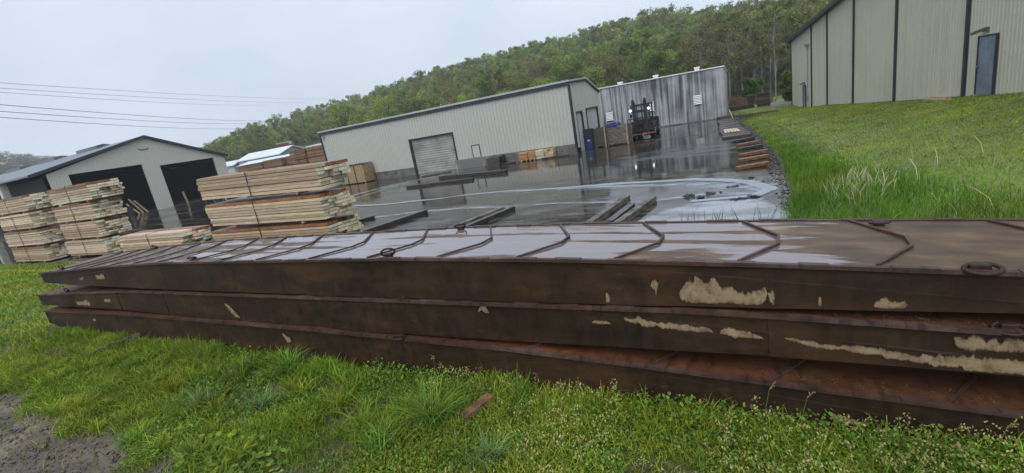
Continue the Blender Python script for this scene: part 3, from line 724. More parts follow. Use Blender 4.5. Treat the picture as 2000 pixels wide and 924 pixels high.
# ------------------------------------------------------------------ steel decks
DYW = 0.9
def make_deck(label, yf, tops, bots, rings, cleats, z_seed):
    tt = thing('steel_deck', label, 'steel deck', (-4, yf, 0), 0, 'steel decks stacked in the grass')
    def LL(mb, nm, mt, **k):
        mb.v = [(v[0] + 4, v[1] - yf, v[2]) for v in mb.v]; return mb.build(nm, mt, k.pop('parent', tt), **k)
    tx = [p[0] for p in tops]; tz = [p[1] for p in tops]
    T = lambda x: float(np.interp(x, tx, tz))
    bx = [p[0] for p in bots]; bz = [p[1] for p in bots]
    B = lambda x: float(np.interp(x, bx, bz))
    xs_ = sorted(set(list(np.arange(tx[0], tx[-1], 0.3)) + tx + bx)); xs_ = [x for x in xs_ if tx[0] <= x <= tx[-1]]
    rs = np.random.default_rng(z_seed)
    s = MB(); jit = {x: rs.normal(0, 0.006) for x in xs_}
    for y, sg in ((yf, 1), (yf + DYW, -1)):
        vs = []
        for x in xs_:
            vs += [(x, y + jit[x], B(x)), (x, y + jit[x] * 0.5, T(x) - 0.012)]
        s.add(vs, [(2 * i, 2 * i + 2, 2 * i + 3, 2 * i + 1) for i in range(len(xs_) - 1)])
    for x in (tx[0], tx[-1]): s.add([(x, yf, B(x)), (x, yf + DYW, B(x)), (x, yf + DYW, T(x) - 0.012), (x, yf, T(x) - 0.012)], [(0, 1, 2, 3)])
    vs = []
    for x in xs_: vs += [(x, yf, B(x)), (x, yf + DYW, B(x))]
    s.add(vs, [(2 * i, 2 * i + 1, 2 * i + 3, 2 * i + 2) for i in range(len(xs_) - 1)])
    LL(s, 'side_beam', M['rust_side'])
    p = MB(); vs = []
    for x in xs_:
        for k in range(5):
            vs.append((x, yf + 0.012 + (DYW - 0.024) * k / 4, T(x) - (0.006 * math.sin(math.pi * k / 4) if 0 < k < 4 else 0)))
    p.add(vs, [(5 * i + k, 5 * i + 5 + k, 5 * i + 6 + k, 5 * i + 1 + k) for i in range(len(xs_) - 1) for k in range(4)])
    LL(p, 'top_plate', M['deck_top'] if z_seed == 1 else M['rust_ledge'], smooth=False)
    for y in (yf - 0.008, yf + DYW + 0.008):
        e = MB()
        for a, bb in zip(xs_[:-1], xs_[1:]): e.bar((a, y, T(a) - 0.004), (bb, y, T(bb) - 0.004), 0.03, 0.022)
        x = tx[0] + 0.2
        while x < tx[-1] - 0.3:
            l_ = rs.uniform(0.12, 0.3); e.bar((x, y, T(x) + 0.005), (x + l_, y, T(x + l_) + 0.005), 0.036, 0.014); x += l_ + rs.uniform(0.1, 0.35)
        LL(e, 'edge_rail', M['rust_edge'])
    for x in cleats:
        c = MB(); h = 0.013
        dx = rs.uniform(-0.03, 0.03)
        P = [(x + dx, yf + 0.02, 0), (x + 0.22 + dx, yf + 0.36, 0), (x + 0.23 + dx, yf + 0.52, 0), (x + 0.02 + dx, yf + DYW - 0.02, 0)]
        P = [(q[0], q[1], T(q[0]) + h / 2) for q in P]
        for a, bb in zip(P[:-1], P[1:]): c.bar(a, bb, 0.016, h)
        LL(c, 'cleat', M['rust_edge'])
    for (x, dy, tilt, big, rot) in rings:
        big *= 0.66; r0 = 0.075 * big; y = yf + dy; z = T(x)
        rb = MB(); pts = []
        for a in np.linspace(-0.35 * math.pi, 1.35 * math.pi, 15):
            u_, v_ = r0 * 1.15 * math.cos(a), r0 * 0.8 * math.sin(a) + r0 * 0.5
            pts.append((u_, v_))
        P3 = []
        for u_, v_ in pts:
            yy = -v_ * math.cos(tilt); zz = v_ * math.sin(tilt)
            P3.append((x + u_ * math.cos(rot) - yy * math.sin(rot), y + u_ * math.sin(rot) + yy * math.cos(rot), z + 0.02 + zz))
        rb.tube(P3, 0.0135 * big, 8, closed=True); ro_ = LL(rb, 'lifting_ring', M['rust_bar'], smooth=True)
        lg = MB(); lg.bar((x - 0.05 * big, y, z + 0.014), (x + 0.05 * big, y, z + 0.014), 0.04, 0.035); LL(lg, 'ring_lug', M['rust_bar'], parent=ro_, bevel=0.006)
    return tt, LL, T, B

cl = [-9.35, -8.85, -8.3, -7.7, -7.05, -6.42, -5.72, -5.15, -4.5, -3.74, -2.95, -2.25, -1.53, -0.79, -0.09, 0.57, 1.25]
top_d, LT, T1, B1 = make_deck('topmost rusty steel deck with chevron cleats and rain pools', 2.77,
    [(-9.97, 0.95), (-8.0, 1.03), (-6.3, 1.075), (-2.5, 1.065), (-1.2, 1.035), (0.1, 0.985), (2.0, 0.885)],
    [(-9.97, 0.785), (-8.8, 0.755), (-6.3, 0.725), (-1.6, 0.705), (0.06, 0.715), (2.0, 0.735)],
    [(-9.35, 0.08, 1.2, 0.9, 0.1), (-5.72, 0.07, 0.6, 0.8, 0.5), (-2.74, 0.05, 1.1, 1.0, 0.6), (0.95, 0.02, -0.2, 1.2, 0.1), (0.72, 0.8, 0.15, 0.9, 0.0), (-2.51, 0.84, 0.8, 0.9, 0.4), (-8.2, 0.85, 0.9, 0.9, 0)], cl, 1)
mid_d, LM, T2, B2 = make_deck('middle rusty steel deck of the stack, streaked with pale residue', 2.755,
    [(-10.4, 0.575), (-7.6, 0.69), (-6.5, 0.698), (-0.4, 0.692), (0.06, 0.68), (2.0, 0.6)],
    [(-10.4, 0.4), (-7.7, 0.41), (-4.0, 0.36), (-1.67, 0.385), (0.05, 0.415), (2.0, 0.39)],
    [(-9.4, 0.06, 1.2, 0.85, 0.1), (-2.65, 0.03, 0.1, 0.7, 0.2), (1.07, 0.03, -0.4, 1.0, -0.3)], [-9.3, -8.6, -7.9], 2)
bot_d, LB, T3, B3 = make_deck('lowest rusty steel deck lying in the grass under the other two', 2.71,
    [(-10.25, 0.32), (-7.8, 0.378), (-4.0, 0.376), (-1.68, 0.346), (-0.69, 0.308), (0.05, 0.272), (2.0, 0.185)],
    [(-10.25, 0.1), (-8.0, -0.1), (2.0, -0.1)],
    [(-5.95, 0.1, 1.3, 0.85, 0.2), (-2.73, 0.0, -0.1, 0.95, 0.1)], [-2.32, -1.5, -0.62, 0.1, 0.85], 3)
# pale residue that dried on the side faces, and the slanting seams
def patch(LL, yf, poly, name='dried_residue'):
    """ragged crust: columns between the upper and the lower outline"""
    P_ = np.array(poly); x0, x1 = P_[:, 0].min(), P_[:, 0].max(); n = max(int((x1 - x0) / 0.007), 6)
    xs_ = np.linspace(x0, x1, n); up, dn = [], []
    for x in xs_:
        zs = []
        for i in range(len(P_)):
            a, b_ = P_[i], P_[(i + 1) % len(P_)]
            if abs(a[0] - b_[0]) > 1e-9 and min(a[0], b_[0]) - 1e-9 <= x <= max(a[0], b_[0]) + 1e-9: zs.append(a[1] + (b_[1] - a[1]) * (x - a[0]) / (b_[0] - a[0]))
        up.append(max(zs)); dn.append(min(zs))
    up = np.array(up); dn = np.array(dn); o = rng.uniform(0, 50); th = up - dn
    w_ = lambda q, s_: (vnoise(xs_ + q, xs_ * 0 + o, s_) - 0.5)
    amp = np.clip(th, 0.01, 0.06)
    up = up + amp * (0.7 * w_(o, 18) + 0.5 * w_(o + 9, 47) + 0.35 * w_(o + 3, 110)); dn = dn + amp * (0.5 * w_(o + 31, 16) + 0.4 * w_(o + 77, 43) + 0.3 * w_(o + 13, 105))
    dn = np.minimum(dn, up - 0.002)
    rows = 7; vs = []; cs = []; rim = min(0.04, float(np.median(th)) * 0.5 + 0.006)
    up = up + 0.016; dn = np.maximum(dn - 0.016, P_[:, 1].min() - 0.006)
    for x, a, b_ in zip(xs_, up, dn):
        for r in range(rows):
            q = r / (rows - 1); z = b_ + (a - b_) * q
            e = min(z - b_, a - z, 2 * (x - x0) + 0.008, 2 * (x1 - x) + 0.008) / rim
            vs.append((x, yf - 0.004 - 0.002 * min(max(e, 0), 1), z)); cs.append((min(max(e, 0), 1) * 0.42 - 0.10,) * 3)
    m_ = MB(); m_.add(vs, [(rows * i + r, rows * i + rows + r, rows * i + rows + r + 1, rows * i + r + 1) for i in range(n - 1) for r in range(rows - 1)]); m_.c = cs
    LL(m_, name, M['residue'])['label'] = 'pale dried residue stuck to the rusty side'
P1 = [[(-0.69, 0.9), (-0.6, 0.885), (-0.52, 0.882), (-0.55, 0.81), (-0.55, 0.735), (-0.64, 0.733), (-0.69, 0.8)],
      [(-0.37, 0.893), (-0.29, 0.897), (-0.21, 0.88), (-0.165, 0.835), (-0.09, 0.856), (-0.02, 0.82), (0.06, 0.832), (0.1, 0.802), (0.09, 0.725), (-0.41, 0.73), (-0.42, 0.8)],
      [(0.55, 0.782), (0.6, 0.795), (0.67, 0.786), (0.69, 0.75), (0.65, 0.726), (0.54, 0.728)],
      [(-8.63, 0.88), (-8.5, 0.89), (-8.55, 0.83), (-8.66, 0.825)], [(-8.11, 0.92), (-7.85, 0.93), (-7.87, 0.845), (-8.0, 0.84), (-8.1, 0.85)],
      [(-0.88, 0.78), (-0.865, 0.78), (-0.855, 0.715), (-0.89, 0.715)], [(0.3, 0.79), (0.315, 0.79), (0.32, 0.735), (0.3, 0.735)]]
P2 = [[(-0.78, 0.617), (-0.67, 0.625), (-0.55, 0.6), (-0.42, 0.591), (-0.26, 0.579), (-0.23, 0.545), (-0.33, 0.545), (-0.43, 0.55), (-0.6, 0.57), (-0.74, 0.59)],
      [(-0.19, 0.573), (-0.02, 0.566), (0.04, 0.52), (-0.06, 0.524), (-0.2, 0.549)],
      [(0.13, 0.545), (0.25, 0.53), (0.42, 0.513), (0.75, 0.486), (1.0, 0.49), (1.3, 0.48), (1.3, 0.41), (1.05, 0.408), (0.85, 0.42), (0.7, 0.45), (0.54, 0.472), (0.35, 0.492), (0.21, 0.515)],
      [(0.86, 0.6), (0.98, 0.595), (1.2, 0.6), (1.2, 0.54), (1.0, 0.52), (0.88, 0.535)],
      [(-9.05, 0.51), (-8.6, 0.53), (-8.6, 0.45), (-8.8, 0.43), (-9.05, 0.425)], [(-8.1, 0.57), (-7.9, 0.585), (-7.95, 0.5), (-8.13, 0.5)],
      [(-5.25, 0.58), (-5.17, 0.585), (-5.08, 0.48), (-5.02, 0.41), (-5.12, 0.405), (-5.2, 0.5)],
      [(-1.86, 0.69), (-1.83, 0.67), (-1.81, 0.61), (-1.85, 0.62), (-1.87, 0.645), (-1.91, 0.62)], [(-1.0, 0.585), (-0.9, 0.59), (-0.87, 0.57), (-0.98, 0.568)]]
P3 = [[(-4.33, 0.3), (-4.24, 0.28), (-4.21, 0.21), (-4.27, 0.18), (-4.3, 0.24)], [(0.36, 0.1), (0.5, 0.07), (0.48, 0.045), (0.35, 0.07)], [(-8.6, 0.25), (-8.4, 0.26), (-8.4, 0.2), (-8.6, 0.2)]]
for q in P1: patch(LT, 2.77, q)
for q in P2: patch(LM, 2.755, q)
for q in P3: patch(LB, 2.71, q)
for LL, yf, Tf, dz in ((LT, 2.77, T1, 0), (LM, 2.755, T2, 0), (LB, 2.71, T3, 0)):
    s = MB(); s.bar((-1.25, yf - 0.001, Tf(-1.25) - 0.02), (2.0, yf - 0.001, Tf(2.0) - 0.19), 0.006, 0.01)
    LL(s, 'weld_seam', M['rust_bar']); s = MB()
    s.bar((-9.9, yf - 0.001, Tf(-9.9) - 0.12), (-7.0, yf - 0.001, Tf(-7.0) - 0.03), 0.012, 0.01)
    LL(s, 'weld_seam', M['rust_bar'])

# ------------------------------------------------------------------ lumber
PALE = [(0.58, 0.46, 0.30), (0.68, 0.58, 0.42), (0.5, 0.37, 0.23), (0.63, 0.49, 0.33), (0.56, 0.42, 0.29), (0.66, 0.5, 0.38), (0.44, 0.31, 0.19)]
ENDC = [(0.78, 0.73, 0.53), (0.66, 0.6, 0.42), (0.82, 0.79, 0.62)]
BRN = [(0.24, 0.15, 0.085), (0.3, 0.19, 0.11), (0.2, 0.125, 0.07)]
DRK = [(0.04, 0.03, 0.025), (0.07, 0.05, 0.04), (0.025, 0.02, 0.018)]
def lumber_bundle(label, x0, x1, y0, y1, z0, z1, seed, pal=PALE, ragged=0.55, layer=0.118, group='strapped bundles of sawn boards', strap=True, wet_top=True, name='lumber_bundle', along='x', endc=ENDC, bearers=True, tilt=0.0):
    rs = np.random.default_rng(seed)
    L_ = (x1 - x0) if along == 'x' else (y1 - y0); Wd = (y1 - y0) if along == 'x' else (x1 - x0)
    H = z1 - z0
    tt = thing(name, label, 'lumber', ((x0 + x1) / 2, (y0 + y1) / 2, z0), tilt + (0 if along == 'x' else math.pi / 2), group)
    hb = 0.09 if bearers else 0
    n = max(int(round((H - hb) / layer)), 2); lt = (H - hb) / n
    bd = MB(); tp = MB()
    for k in range(n):
        y = -Wd / 2 + rs.uniform(-0.03, 0.03); zz = hb + k * lt
        tt_ = lt * rs.uniform(0.78, 0.94)
        lay = rs.uniform(-0.1, 0.1)
        while y < Wd / 2 - 0.05:
            wd = min(rs.uniform(0.2, 0.42), Wd / 2 - y)
            if wd < 0.05: break
            a = -L_ / 2 + rs.uniform(0, ragged * 0.3) * rs.random(); e = L_ / 2 - ragged * (0.75 * vnoise(y * 1.0 + seed, k * 0.6, 1.3) + 0.25 * rs.random() ** 2) + lay * ragged * 0.6
            if y < -Wd / 2 + 0.3: e = L_ / 2 - ragged * 0.55 + rs.uniform(-0.12, 0.05) * ragged * 1.5
            col = pal[rs.integers(len(pal))]; f = rs.uniform(0.7, 1.12)
            if rs.random() < 0.16: f *= 0.65
            col = tuple(c * f for c in col)
            dz = rs.uniform(0, 0.006)
            tgt = bd
            if k == n - 1 and wet_top and rs.random() < 0.75: tgt = tp
            o = len(tgt.v)
            tgt.box(a, e, y + 0.004, y + wd - 0.003, zz + dz, zz + tt_ + dz, col)
            ec = endc[rs.integers(len(endc))]; f2 = rs.uniform(0.75, 1.1)
            if pal is PALE: tgt.box(e, e + 0.004, y + 0.005, y + wd - 0.004, zz + dz + 0.001, zz + tt_ + dz - 0.001, tuple(c_ * f2 for c_ in ec))
            y += wd
    bd.build('boards', M['lumber'], tt)
    if tp.v: tp.build('top_board', M['orange_wood'], tt)['label'] = 'wet orange brown top boards'
    # paler sawn ends
    if strap:
        st = MB(); xx = -L_ * 0.06
        for a, b_ in (((xx, -Wd / 2 - 0.02, hb), (xx, -Wd / 2 - 0.02, H + 0.012)), ((xx, -Wd / 2 - 0.02, H + 0.012), (xx, Wd / 2 + 0.02, H + 0.012)), ((xx, Wd / 2 + 0.02, H + 0.012), (xx, Wd / 2 + 0.02, hb))):
            st.bar(a, b_, 0.035, 0.012, up=(0, 1, 0.01) if a[1] != b_[1] else (0, 1, 0))
        st.build('strap', M['strap'], tt)
    if bearers:
        for q in (-0.28, 0.28):
            br = MB(); br.box(L_ * q - 0.05, L_ * q + 0.05, -Wd / 2, Wd / 2, 0, hb); br.build('bearer', M['tan_wood'], tt)
    return tt

lv = ['lowest', 'second', 'third', 'topmost']
for k, (z0, z1) in enumerate(((-1.3, -0.32), (-0.26, 0.72), (0.82, 1.78))):
    lumber_bundle(('lowest', 'middle', 'topmost')[k] + ' bundle of pale boards in the big pile right behind the steel decks', -19.95 + 0.05 * k, -12.75 + 0.1 * k, 10.92, 12.2, z0, z1, 20 + k, tilt=(0.006, -0.01, 0.008)[k], ragged=0.6).rotation_euler.y = (0.0, 0.012, 0.026)[k]
for k in range(4):
    z0 = -1.3 + k * 0.985
    lumber_bundle(lv[k] + ' bundle in the pile of four between the far left pile and the low bundle', -35.0 + 0.12 * k, -29.75 + 0.12 * k + (0.4 if k == 3 else 0), 11.2, 12.5, z0, z0 + 0.96, 40 + k, ragged=1.0, tilt=(0.01, -0.015, 0.01, -0.01)[k])
for k in range(4):
    z0 = -1.32 + k * 0.985
    lumber_bundle(lv[k] + ' bundle in the far left pile cut by the photo edge', -40.7, -35.3 + 0.1 * (k % 2), 10.5, 11.75, z0, z0 + 0.96, 60 + k, ragged=0.7, tilt=(0.0, 0.012, -0.01, 0.01)[k])
lumber_bundle('single low bundle of boards with wet orange top between the two tall piles', -29.5, -22.7, 11.5, 12.75, -1.3, -0.36, 80, ragged=1.3)
# stacks of brown packs beyond
for k, (x0, x1, y, top) in enumerate(((-70.6, -64.7, 45.5, 2.3), (-64.4, -60.2, 45.6, 2.45), (-60.0, -57.7, 46.2, 2.5), (-57.5, -54.2, 45.0, 3.1), (-54.0, -50.6, 45.0, 3.15))):
    wh = ('leftmost', 'second from left', 'middle narrow', 'second from right', 'rightmost')[k]
    for j in range(3):
        hh_ = (top + 1.3) / 3
        lumber_bundle(('bottom', 'middle', 'top')[j] + ' brown pack of the ' + wh + ' stack beyond the big pale pile', x0, x1, y, y + 2.2, -1.3 + j * hh_, -1.3 + (j + 1) * hh_ - 0.03, 100 + 10 * k + j, pal=BRN, ragged=0.12, layer=0.12, group='brown packs beyond the pale piles', wet_top=False)
b = MB(); b.prism([(-54.1, 3.13), (-50.9, 3.13), (-50.9, 3.22), (-52, 3.32), (-54.1, 3.24)], 'y', 45.2, 46.5); simple_thing('cover_sheet', b, M['white_plastic'], 'small white sheet on the rightmost brown stack', 'sheet')
# pack by the warehouse wall: seen end on
for k, (x0, x1, pal) in enumerate(((-16.0, -15.25, [(0.5, 0.27, 0.13), (0.45, 0.24, 0.12)]), (-15.22, -14.6, [(0.5, 0.27, 0.13), (0.45, 0.24, 0.12)]), (-14.57, -13.85, [(0.62, 0.56, 0.42)]), (-13.82, -13.1, [(0.5, 0.38, 0.22), (0.6, 0.46, 0.28)]))):
    lab = ('leftmost orange bundle beside the warehouse wall', 'second orange bundle beside the warehouse wall', 'pale white-ended bundle beside the warehouse wall', 'rightmost tan bundle beside the warehouse wall')[k]
    lumber_bundle(lab, x0, x1, 32.75, 33.4, -1.3, -0.57, 180 + k, pal=pal, ragged=0.03, strap=False, wet_top=False, bearers=True, along='y' if k > 1 else 'x', group='bundles beside the warehouse wall')

# ------------------------------------------------------------------ pallets, crates, bin
def pallet(label, x, y, z, rot, seed):
    rs = random.Random(seed); tt = thing('wooden_pallet', label, 'pallet', (x, y, z), rot, 'grey pallets stacked by the wall')
    d = MB()
    for k in range(6): d.box(-0.6, 0.6, -0.5 + k * 0.18, -0.38 + k * 0.18, 0.115, 0.14)
    d.build('deck_boards', M['old_wood'], tt)
    for q in (-0.55, 0, 0.5):
        s = MB(); s.box(-0.6, 0.6, q - 0.03, q + 0.05, 0.0, 0.112); s.build('runner', M['old_wood'], tt)
for k in range(5): pallet(('bottom', 'second', 'third', 'fourth', 'top')[k] + ' dark pallet in the stack by the warehouse kerb', -18.0 + 0.04 * (k % 2), 32.6, -1.3 + k * 0.143, 0.03 * (k - 2), k)

def crate(label, x0, x1, y0, y1, z0, z1, mt, vertical=False, seed=0):
    rs = np.random.default_rng(seed); cx, cy = (x0 + x1) / 2, (y0 + y1) / 2
    tt = thing('wooden_crate', label, 'crate', (cx, cy, z0)); w2, d2, h = (x1 - x0) / 2, (y1 - y0) / 2, z1 - z0
    s = MB()
    if vertical:
        for sg in (-1, 1):
            x = -w2
            while x < w2 - 0.05:
                ww = min(rs.uniform(0.16, 0.3), w2 - x); s.box(x + 0.006, x + ww - 0.006, sg * d2 - 0.02, sg * d2 + 0.02, 0.1, h - rs.uniform(0, 0.06)); x += ww
            y = -d2
            while y < d2 - 0.05:
                ww = min(rs.uniform(0.16, 0.3), d2 - y); s.box(sg * w2 - 0.02, sg * w2 + 0.018, y + 0.025, y + ww - 0.006, 0.1, h - rs.uniform(0, 0.06)); y += ww
    else:
        n = max(int(h / 0.17), 3)
        for k in range(n):
            z = 0.1 + (h - 0.1) * k / n; dz = (h - 0.1) / n - 0.012
            for sg in (-1, 1):
                s.box(-w2, w2, sg * d2 - 0.02, sg * d2 + 0.02, z, z + dz); s.box(sg * w2 - 0.02, sg * w2 + 0.02, -d2 + 0.025, d2 - 0.025, z, z + dz)
    s.box(-w2 + 0.03, w2 - 0.03, -d2 + 0.03, d2 - 0.03, 0.06, 0.1)
    s.build('panel', mt, tt)
    for sx in (-1, 1):
        for sy in (-1, 1):
            p = MB(); p.box(sx * w2 - 0.06 - 0.03 * sx, sx * w2 + 0.06 - 0.03 * sx, sy * (d2 + 0.021) - 0.001, sy * (d2 + 0.021) + 0.05 * sy, 0, h + 0.02); p.build('corner_post', M['tan_wood'] if sx > 0 else M['old_wood'], tt)
    if vertical:
        for q in (-0.35, 0.3):
            p = MB(); p.box(w2 * q - 0.05, w2 * q + 0.05, -d2 - 0.06, -d2 - 0.021, 0.05, h + 0.03); p.build('batten', M['old_wood'], tt)
        p = MB(); p.box(-w2 - 0.04, w2 + 0.04, -d2 - 0.05, d2 + 0.05, h + 0.03, h + 0.07); p.build('rim', M['old_wood'], tt)
    for q in (-0.6, 0.6):
        p = MB(); p.box(w2 * q - 0.05, w2 * q + 0.05, -d2 + 0.01, d2 - 0.01, 0, 0.058); p.build('skid', M['old_wood'], tt)
    return tt
crate('dark slatted crate between the navy cabinet and the grey crate', -10.85, -9.95, 36.3, 37.5, YARD, 0.2, M['old_wood'], seed=1)
crate('grey slatted crate beside the forklift with a blue cover on top', -9.85, -8.25, 36.4, 37.8, YARD, 0.2, M['grey_wood'], seed=2)
crate('tan vertical-board bin by the left end of the warehouse', -34.8, -31.6, 32.0, 33.2, YARD, 0.42, M['tan_wood'], vertical=True, seed=3)
b = MB(); b.prism([(-9.9, 0.2), (-8.95, 0.2), (-9.0, 0.36), (-9.1, 0.5), (-9.75, 0.42), (-9.88, 0.3)], 'y', 36.3, 37.6); bl = simple_thing('cover_sheet', b, M['blue_paint'], 'blue folded cover with white top lying on the grey crate', 'cover')
b = MB(); b.add([(-9.75, 36.32, 0.43), (-9.1, 36.32, 0.51), (-9.1, 37.5, 0.51), (-9.75, 37.5, 0.43)], [(0, 1, 2, 3)]); b.build('white_top', M['white_plastic'], bl)
tt = thing('steel_cabinet', 'dark navy steel cabinet standing in front of the warehouse end door', 'cabinet', (-11.22, 36.0, YARD))
b = MB(); b.box(-0.33, 0.33, -0.3, 0.3, 0, 1.6); b.build('body', M['navy'], tt, bevel=0.015)
b = MB(); b.box(-0.1, 0.3, -0.34, -0.302, 0.05, 0.8); pn = b.build('blue_panel', M['blue_paint'], tt)
b = MB(); b.box(-0.02, 0.16, -0.352, -0.342, 0.68, 0.76); b.build('sticker', M['white_plastic'], pn)

# ------------------------------------------------------------------ forklift
def forklift(x, y):
    tt = thing('forklift', 'black forklift facing the camera with two lit lamps on the wet yard', 'forklift', (x, y, YARD))
    P = lambda mb, nm, mt='black_steel', par=None, **k: mb.build(nm, M[mt], par or tt, **k)
    b = MB(); b.box(-0.8, 0.8, 0.9, 3.3, 0.4, 1.15); b.prism([(3.3, 0.35), (3.9, 0.45), (4.0, 0.9), (3.9, 1.45), (3.3, 1.5)], 'x', -0.9, 0.9); P(b, 'chassis', bevel=0.04)
    b = MB()
    for sx in (-0.62, 0.62):
        b.bar((sx, 0.95, 1.15), (sx, 1.15, 2.65), 0.1, 0.1, up=(0, 1, 0)); b.bar((sx, 2.5, 1.15), (sx, 2.35, 2.65), 0.1, 0.1, up=(0, 1, 0))
    b.box(-0.72, 0.72, 1.05, 2.45, 2.62, 2.74); b.box(-0.62, 0.62, 0.98, 1.05, 1.15, 1.5); cab = P(b, 'cab')
    b = MB(); b.add([(-0.56, 1.0, 1.5), (0.56, 1.0, 1.5), (0.56, 1.13, 2.6), (-0.56, 1.13, 2.6)], [(0, 1, 2, 3)]); P(b, 'windscreen', 'cab_glass', cab)
    b = MB(); b.box(-0.3, 0.3, 1.9, 2.0, 1.1, 2.0); b.box(-0.3, 0.3, 1.5, 2.0, 1.1, 1.3); P(b, 'seat', 'rubber', cab)
    b = MB()
    for sx in (-1, 1):
        b.box(sx * 0.48 - 0.09, sx * 0.48 + 0.09, 0.15, 0.42, 0.2, 2.85); b.box(sx * 0.36 - 0.03, sx * 0.36 + 0.03, 0.18, 0.38, 0.2, 2.95)
        b.prism([(sx * 0.48 - 0.1, 2.75), (sx * 0.48 + 0.1, 2.75), (sx * 0.48 + 0.12, 3.02), (sx * 0.48 + 0.05, 3.2), (sx * 0.48 - 0.05, 3.2), (sx * 0.48 - 0.12, 3.02)], 'y', 0.12, 0.3)
    b.box(-0.42, 0.42, 0.16, 0.3, 2.62, 2.78); b.box(-0.42, 0.42, 0.16, 0.3, 2.1, 2.3); b.box(-0.42, 0.42, 0.42, 0.5, 1.4, 1.52); P(b, 'mast')
    for sx in (-1, 1):
        h = MB(); h.tube([(sx * 0.2, 0.1, 0.9), (sx * 0.2, 0.1, 2.6)], 0.05, 8); P(h, 'lift_cylinder')
        h = MB(); h.bar((sx * 0.55, 0.3, 2.1), (sx * 0.78, 0.28, 2.3), 0.06, 0.06); h.box(sx * 0.73 - 0.1, sx * 0.73 + 0.1, 0.25, 0.33, 1.75, 2.05); h.box(sx * 0.66 - 0.07, sx * 0.66 + 0.07, 0.3, 0.4, 2.45, 2.75); br = P(h, 'lamp_bracket')
        h = MB(); h.tube([(sx * 0.74, 0.16, 2.33), (sx * 0.74, 0.2, 2.33), (sx * 0.74, 0.3, 2.33)], [0.075, 0.09, 0.05], 12); P(h, 'headlight', 'lamp_lit', br, smooth=False)
    b = MB(); b.box(-1.0, 1.0, -0.02, 0.1, 0.6, 0.78); b.box(-1.0, 1.0, -0.02, 0.1, 1.2, 1.36); b.box(-0.6, -0.3, 0.0, 0.12, 0.78, 1.2); b.box(0.3, 0.6, 0.0, 0.12, 0.78, 1.2)
    P(b, 'carriage')
    b = MB()
    b.box(-1.02, 1.02, -0.08, -0.025, 1.62, 1.7); b.box(-1.02, 1.02, -0.08, -0.025, 1.36, 1.42)
    for q in np.linspace(-1.0, 1.0, 9): b.box(q - 0.022, q + 0.022, -0.075, -0.03, 0.62, 1.62)
    P(b, 'load_backrest')
    for sx in (-0.55, 0.55):
        b = MB(); b.box(sx - 0.08, sx + 0.08, -0.1, -0.03, 0.3, 1.3); b.box(sx - 0.08, sx + 0.08, -1.2, -0.1, 0.3, 0.36); P(b, 'fork')
    for sx, yy, r in ((-0.8, 0.85, 0.5), (0.8, 0.85, 0.5), (-0.75, 3.3, 0.42), (0.75, 3.3, 0.42)):
        w_ = MB(); hw = 0.22
        w_.tube([(sx - hw, yy, r), (sx - hw + 0.05, yy, r), (sx + hw - 0.05, yy, r), (sx + hw, yy, r)], [r * 0.88, r, r, r * 0.88], 20); wh = P(w_, 'wheel', 'rubber')
        w_ = MB(); w_.tube([(sx - hw - 0.012, yy, r), (sx + hw + 0.012, yy, r)], r * 0.5, 14); P(w_, 'rim', 'steel_light', wh)
    b = MB(); b.tube([(-0.85, 0.5, 0.75), (-0.9, 0.2, 1.05), (-0.8, 0.1, 1.2)], 0.05, 6); b.tube([(0.85, 0.5, 0.75), (0.92, 0.2, 1.1), (0.8, 0.1, 1.25)], 0.05, 6); P(b, 'hoses')
forklift(-7.83, 39.4)
b = MB(); b.bar((-9.0, 38.9, YARD + 0.39), (-6.6, 38.7, YARD + 0.43), 0.35, 0.06); simple_thing('wooden_plank', b, M['orange_wood'], 'orange plank lying across the forks of the forklift', 'plank')

# ------------------------------------------------------------------ timbers on the yard
def timber(a, b_, w_, h_, mt, label, group, name='timber', zr=0.0):
    m_ = MB(); A_ = Vector((a[0], a[1], 0)); B_ = Vector((b_[0], b_[1], 0)); mid = (A_ + B_) / 2
    m_.bar(A_ - mid + Vector((0, 0, h_ / 2)), B_ - mid + Vector((0, 0, h_ / 2 + zr)), w_, h_)
    o = m_.build(name, M[mt], bevel=0.012); o.location = (mid.x, mid.y, YARD); tag(o, label, 'timber' if name == 'timber' else 'plank', group); return o
G = 'long timbers lying on the wet yard'
timber((-20.3, 27.9), (-14.2, 26.9), 0.3, 0.22, 'wet_timber', 'longest dark timber lying parallel to the warehouse, the farther of the pair', G)
timber((-21.0, 24.9), (-15.8, 25.2), 0.3, 0.16, 'wet_timber', 'flat dark timber lying in front of the longest one', G)
timber((-24.3, 30.9), (-22.0, 31.9), 0.3, 0.1, 'old_wood', 'broken dark board near the foam by the roll door', G)
timber((-18.8, 32.2), (-16.3, 32.6), 0.25, 0.14, 'wet_timber', 'dark timber at the foot of the pallet stack', G)
timber((-14.0, 32.6), (-11.9, 32.8), 0.25, 0.14, 'wet_timber', 'dark timber beside the tan bundle at the warehouse corner', G)
timber((-16.6, 12.9), (-15.5, 15.6), 0.26, 0.16, 'wet_timber', 'dark timber poking out right behind the big lumber pile', G)
timber((-13.6, 12.0), (-12.7, 15.9), 0.28, 0.17, 'wet_timber', 'second timber from the big lumber pile, pointing away', G)
timber((-9.4, 11.5), (-8.45, 15.2), 0.2, 0.17, 'grey_wood', 'left grey timber of the touching pair behind the decks', G)
timber((-8.8, 11.5), (-8.05, 15.25), 0.2, 0.15, 'wet_timber', 'right dark timber of the touching pair behind the decks', G)
timber((-4.15, 11.6), (-3.75, 15.5), 0.2, 0.18, 'grey_wood', 'left grey timber of the three behind the decks', G)
timber((-3.55, 12.3), (-3.35, 14.3), 0.22, 0.14, 'wet_timber', 'short middle timber of the three behind the decks', G)
timber((-3.3, 11.6), (-2.8, 15.0), 0.21, 0.18, 'grey_wood', 'right timber of the three behind the decks', G)
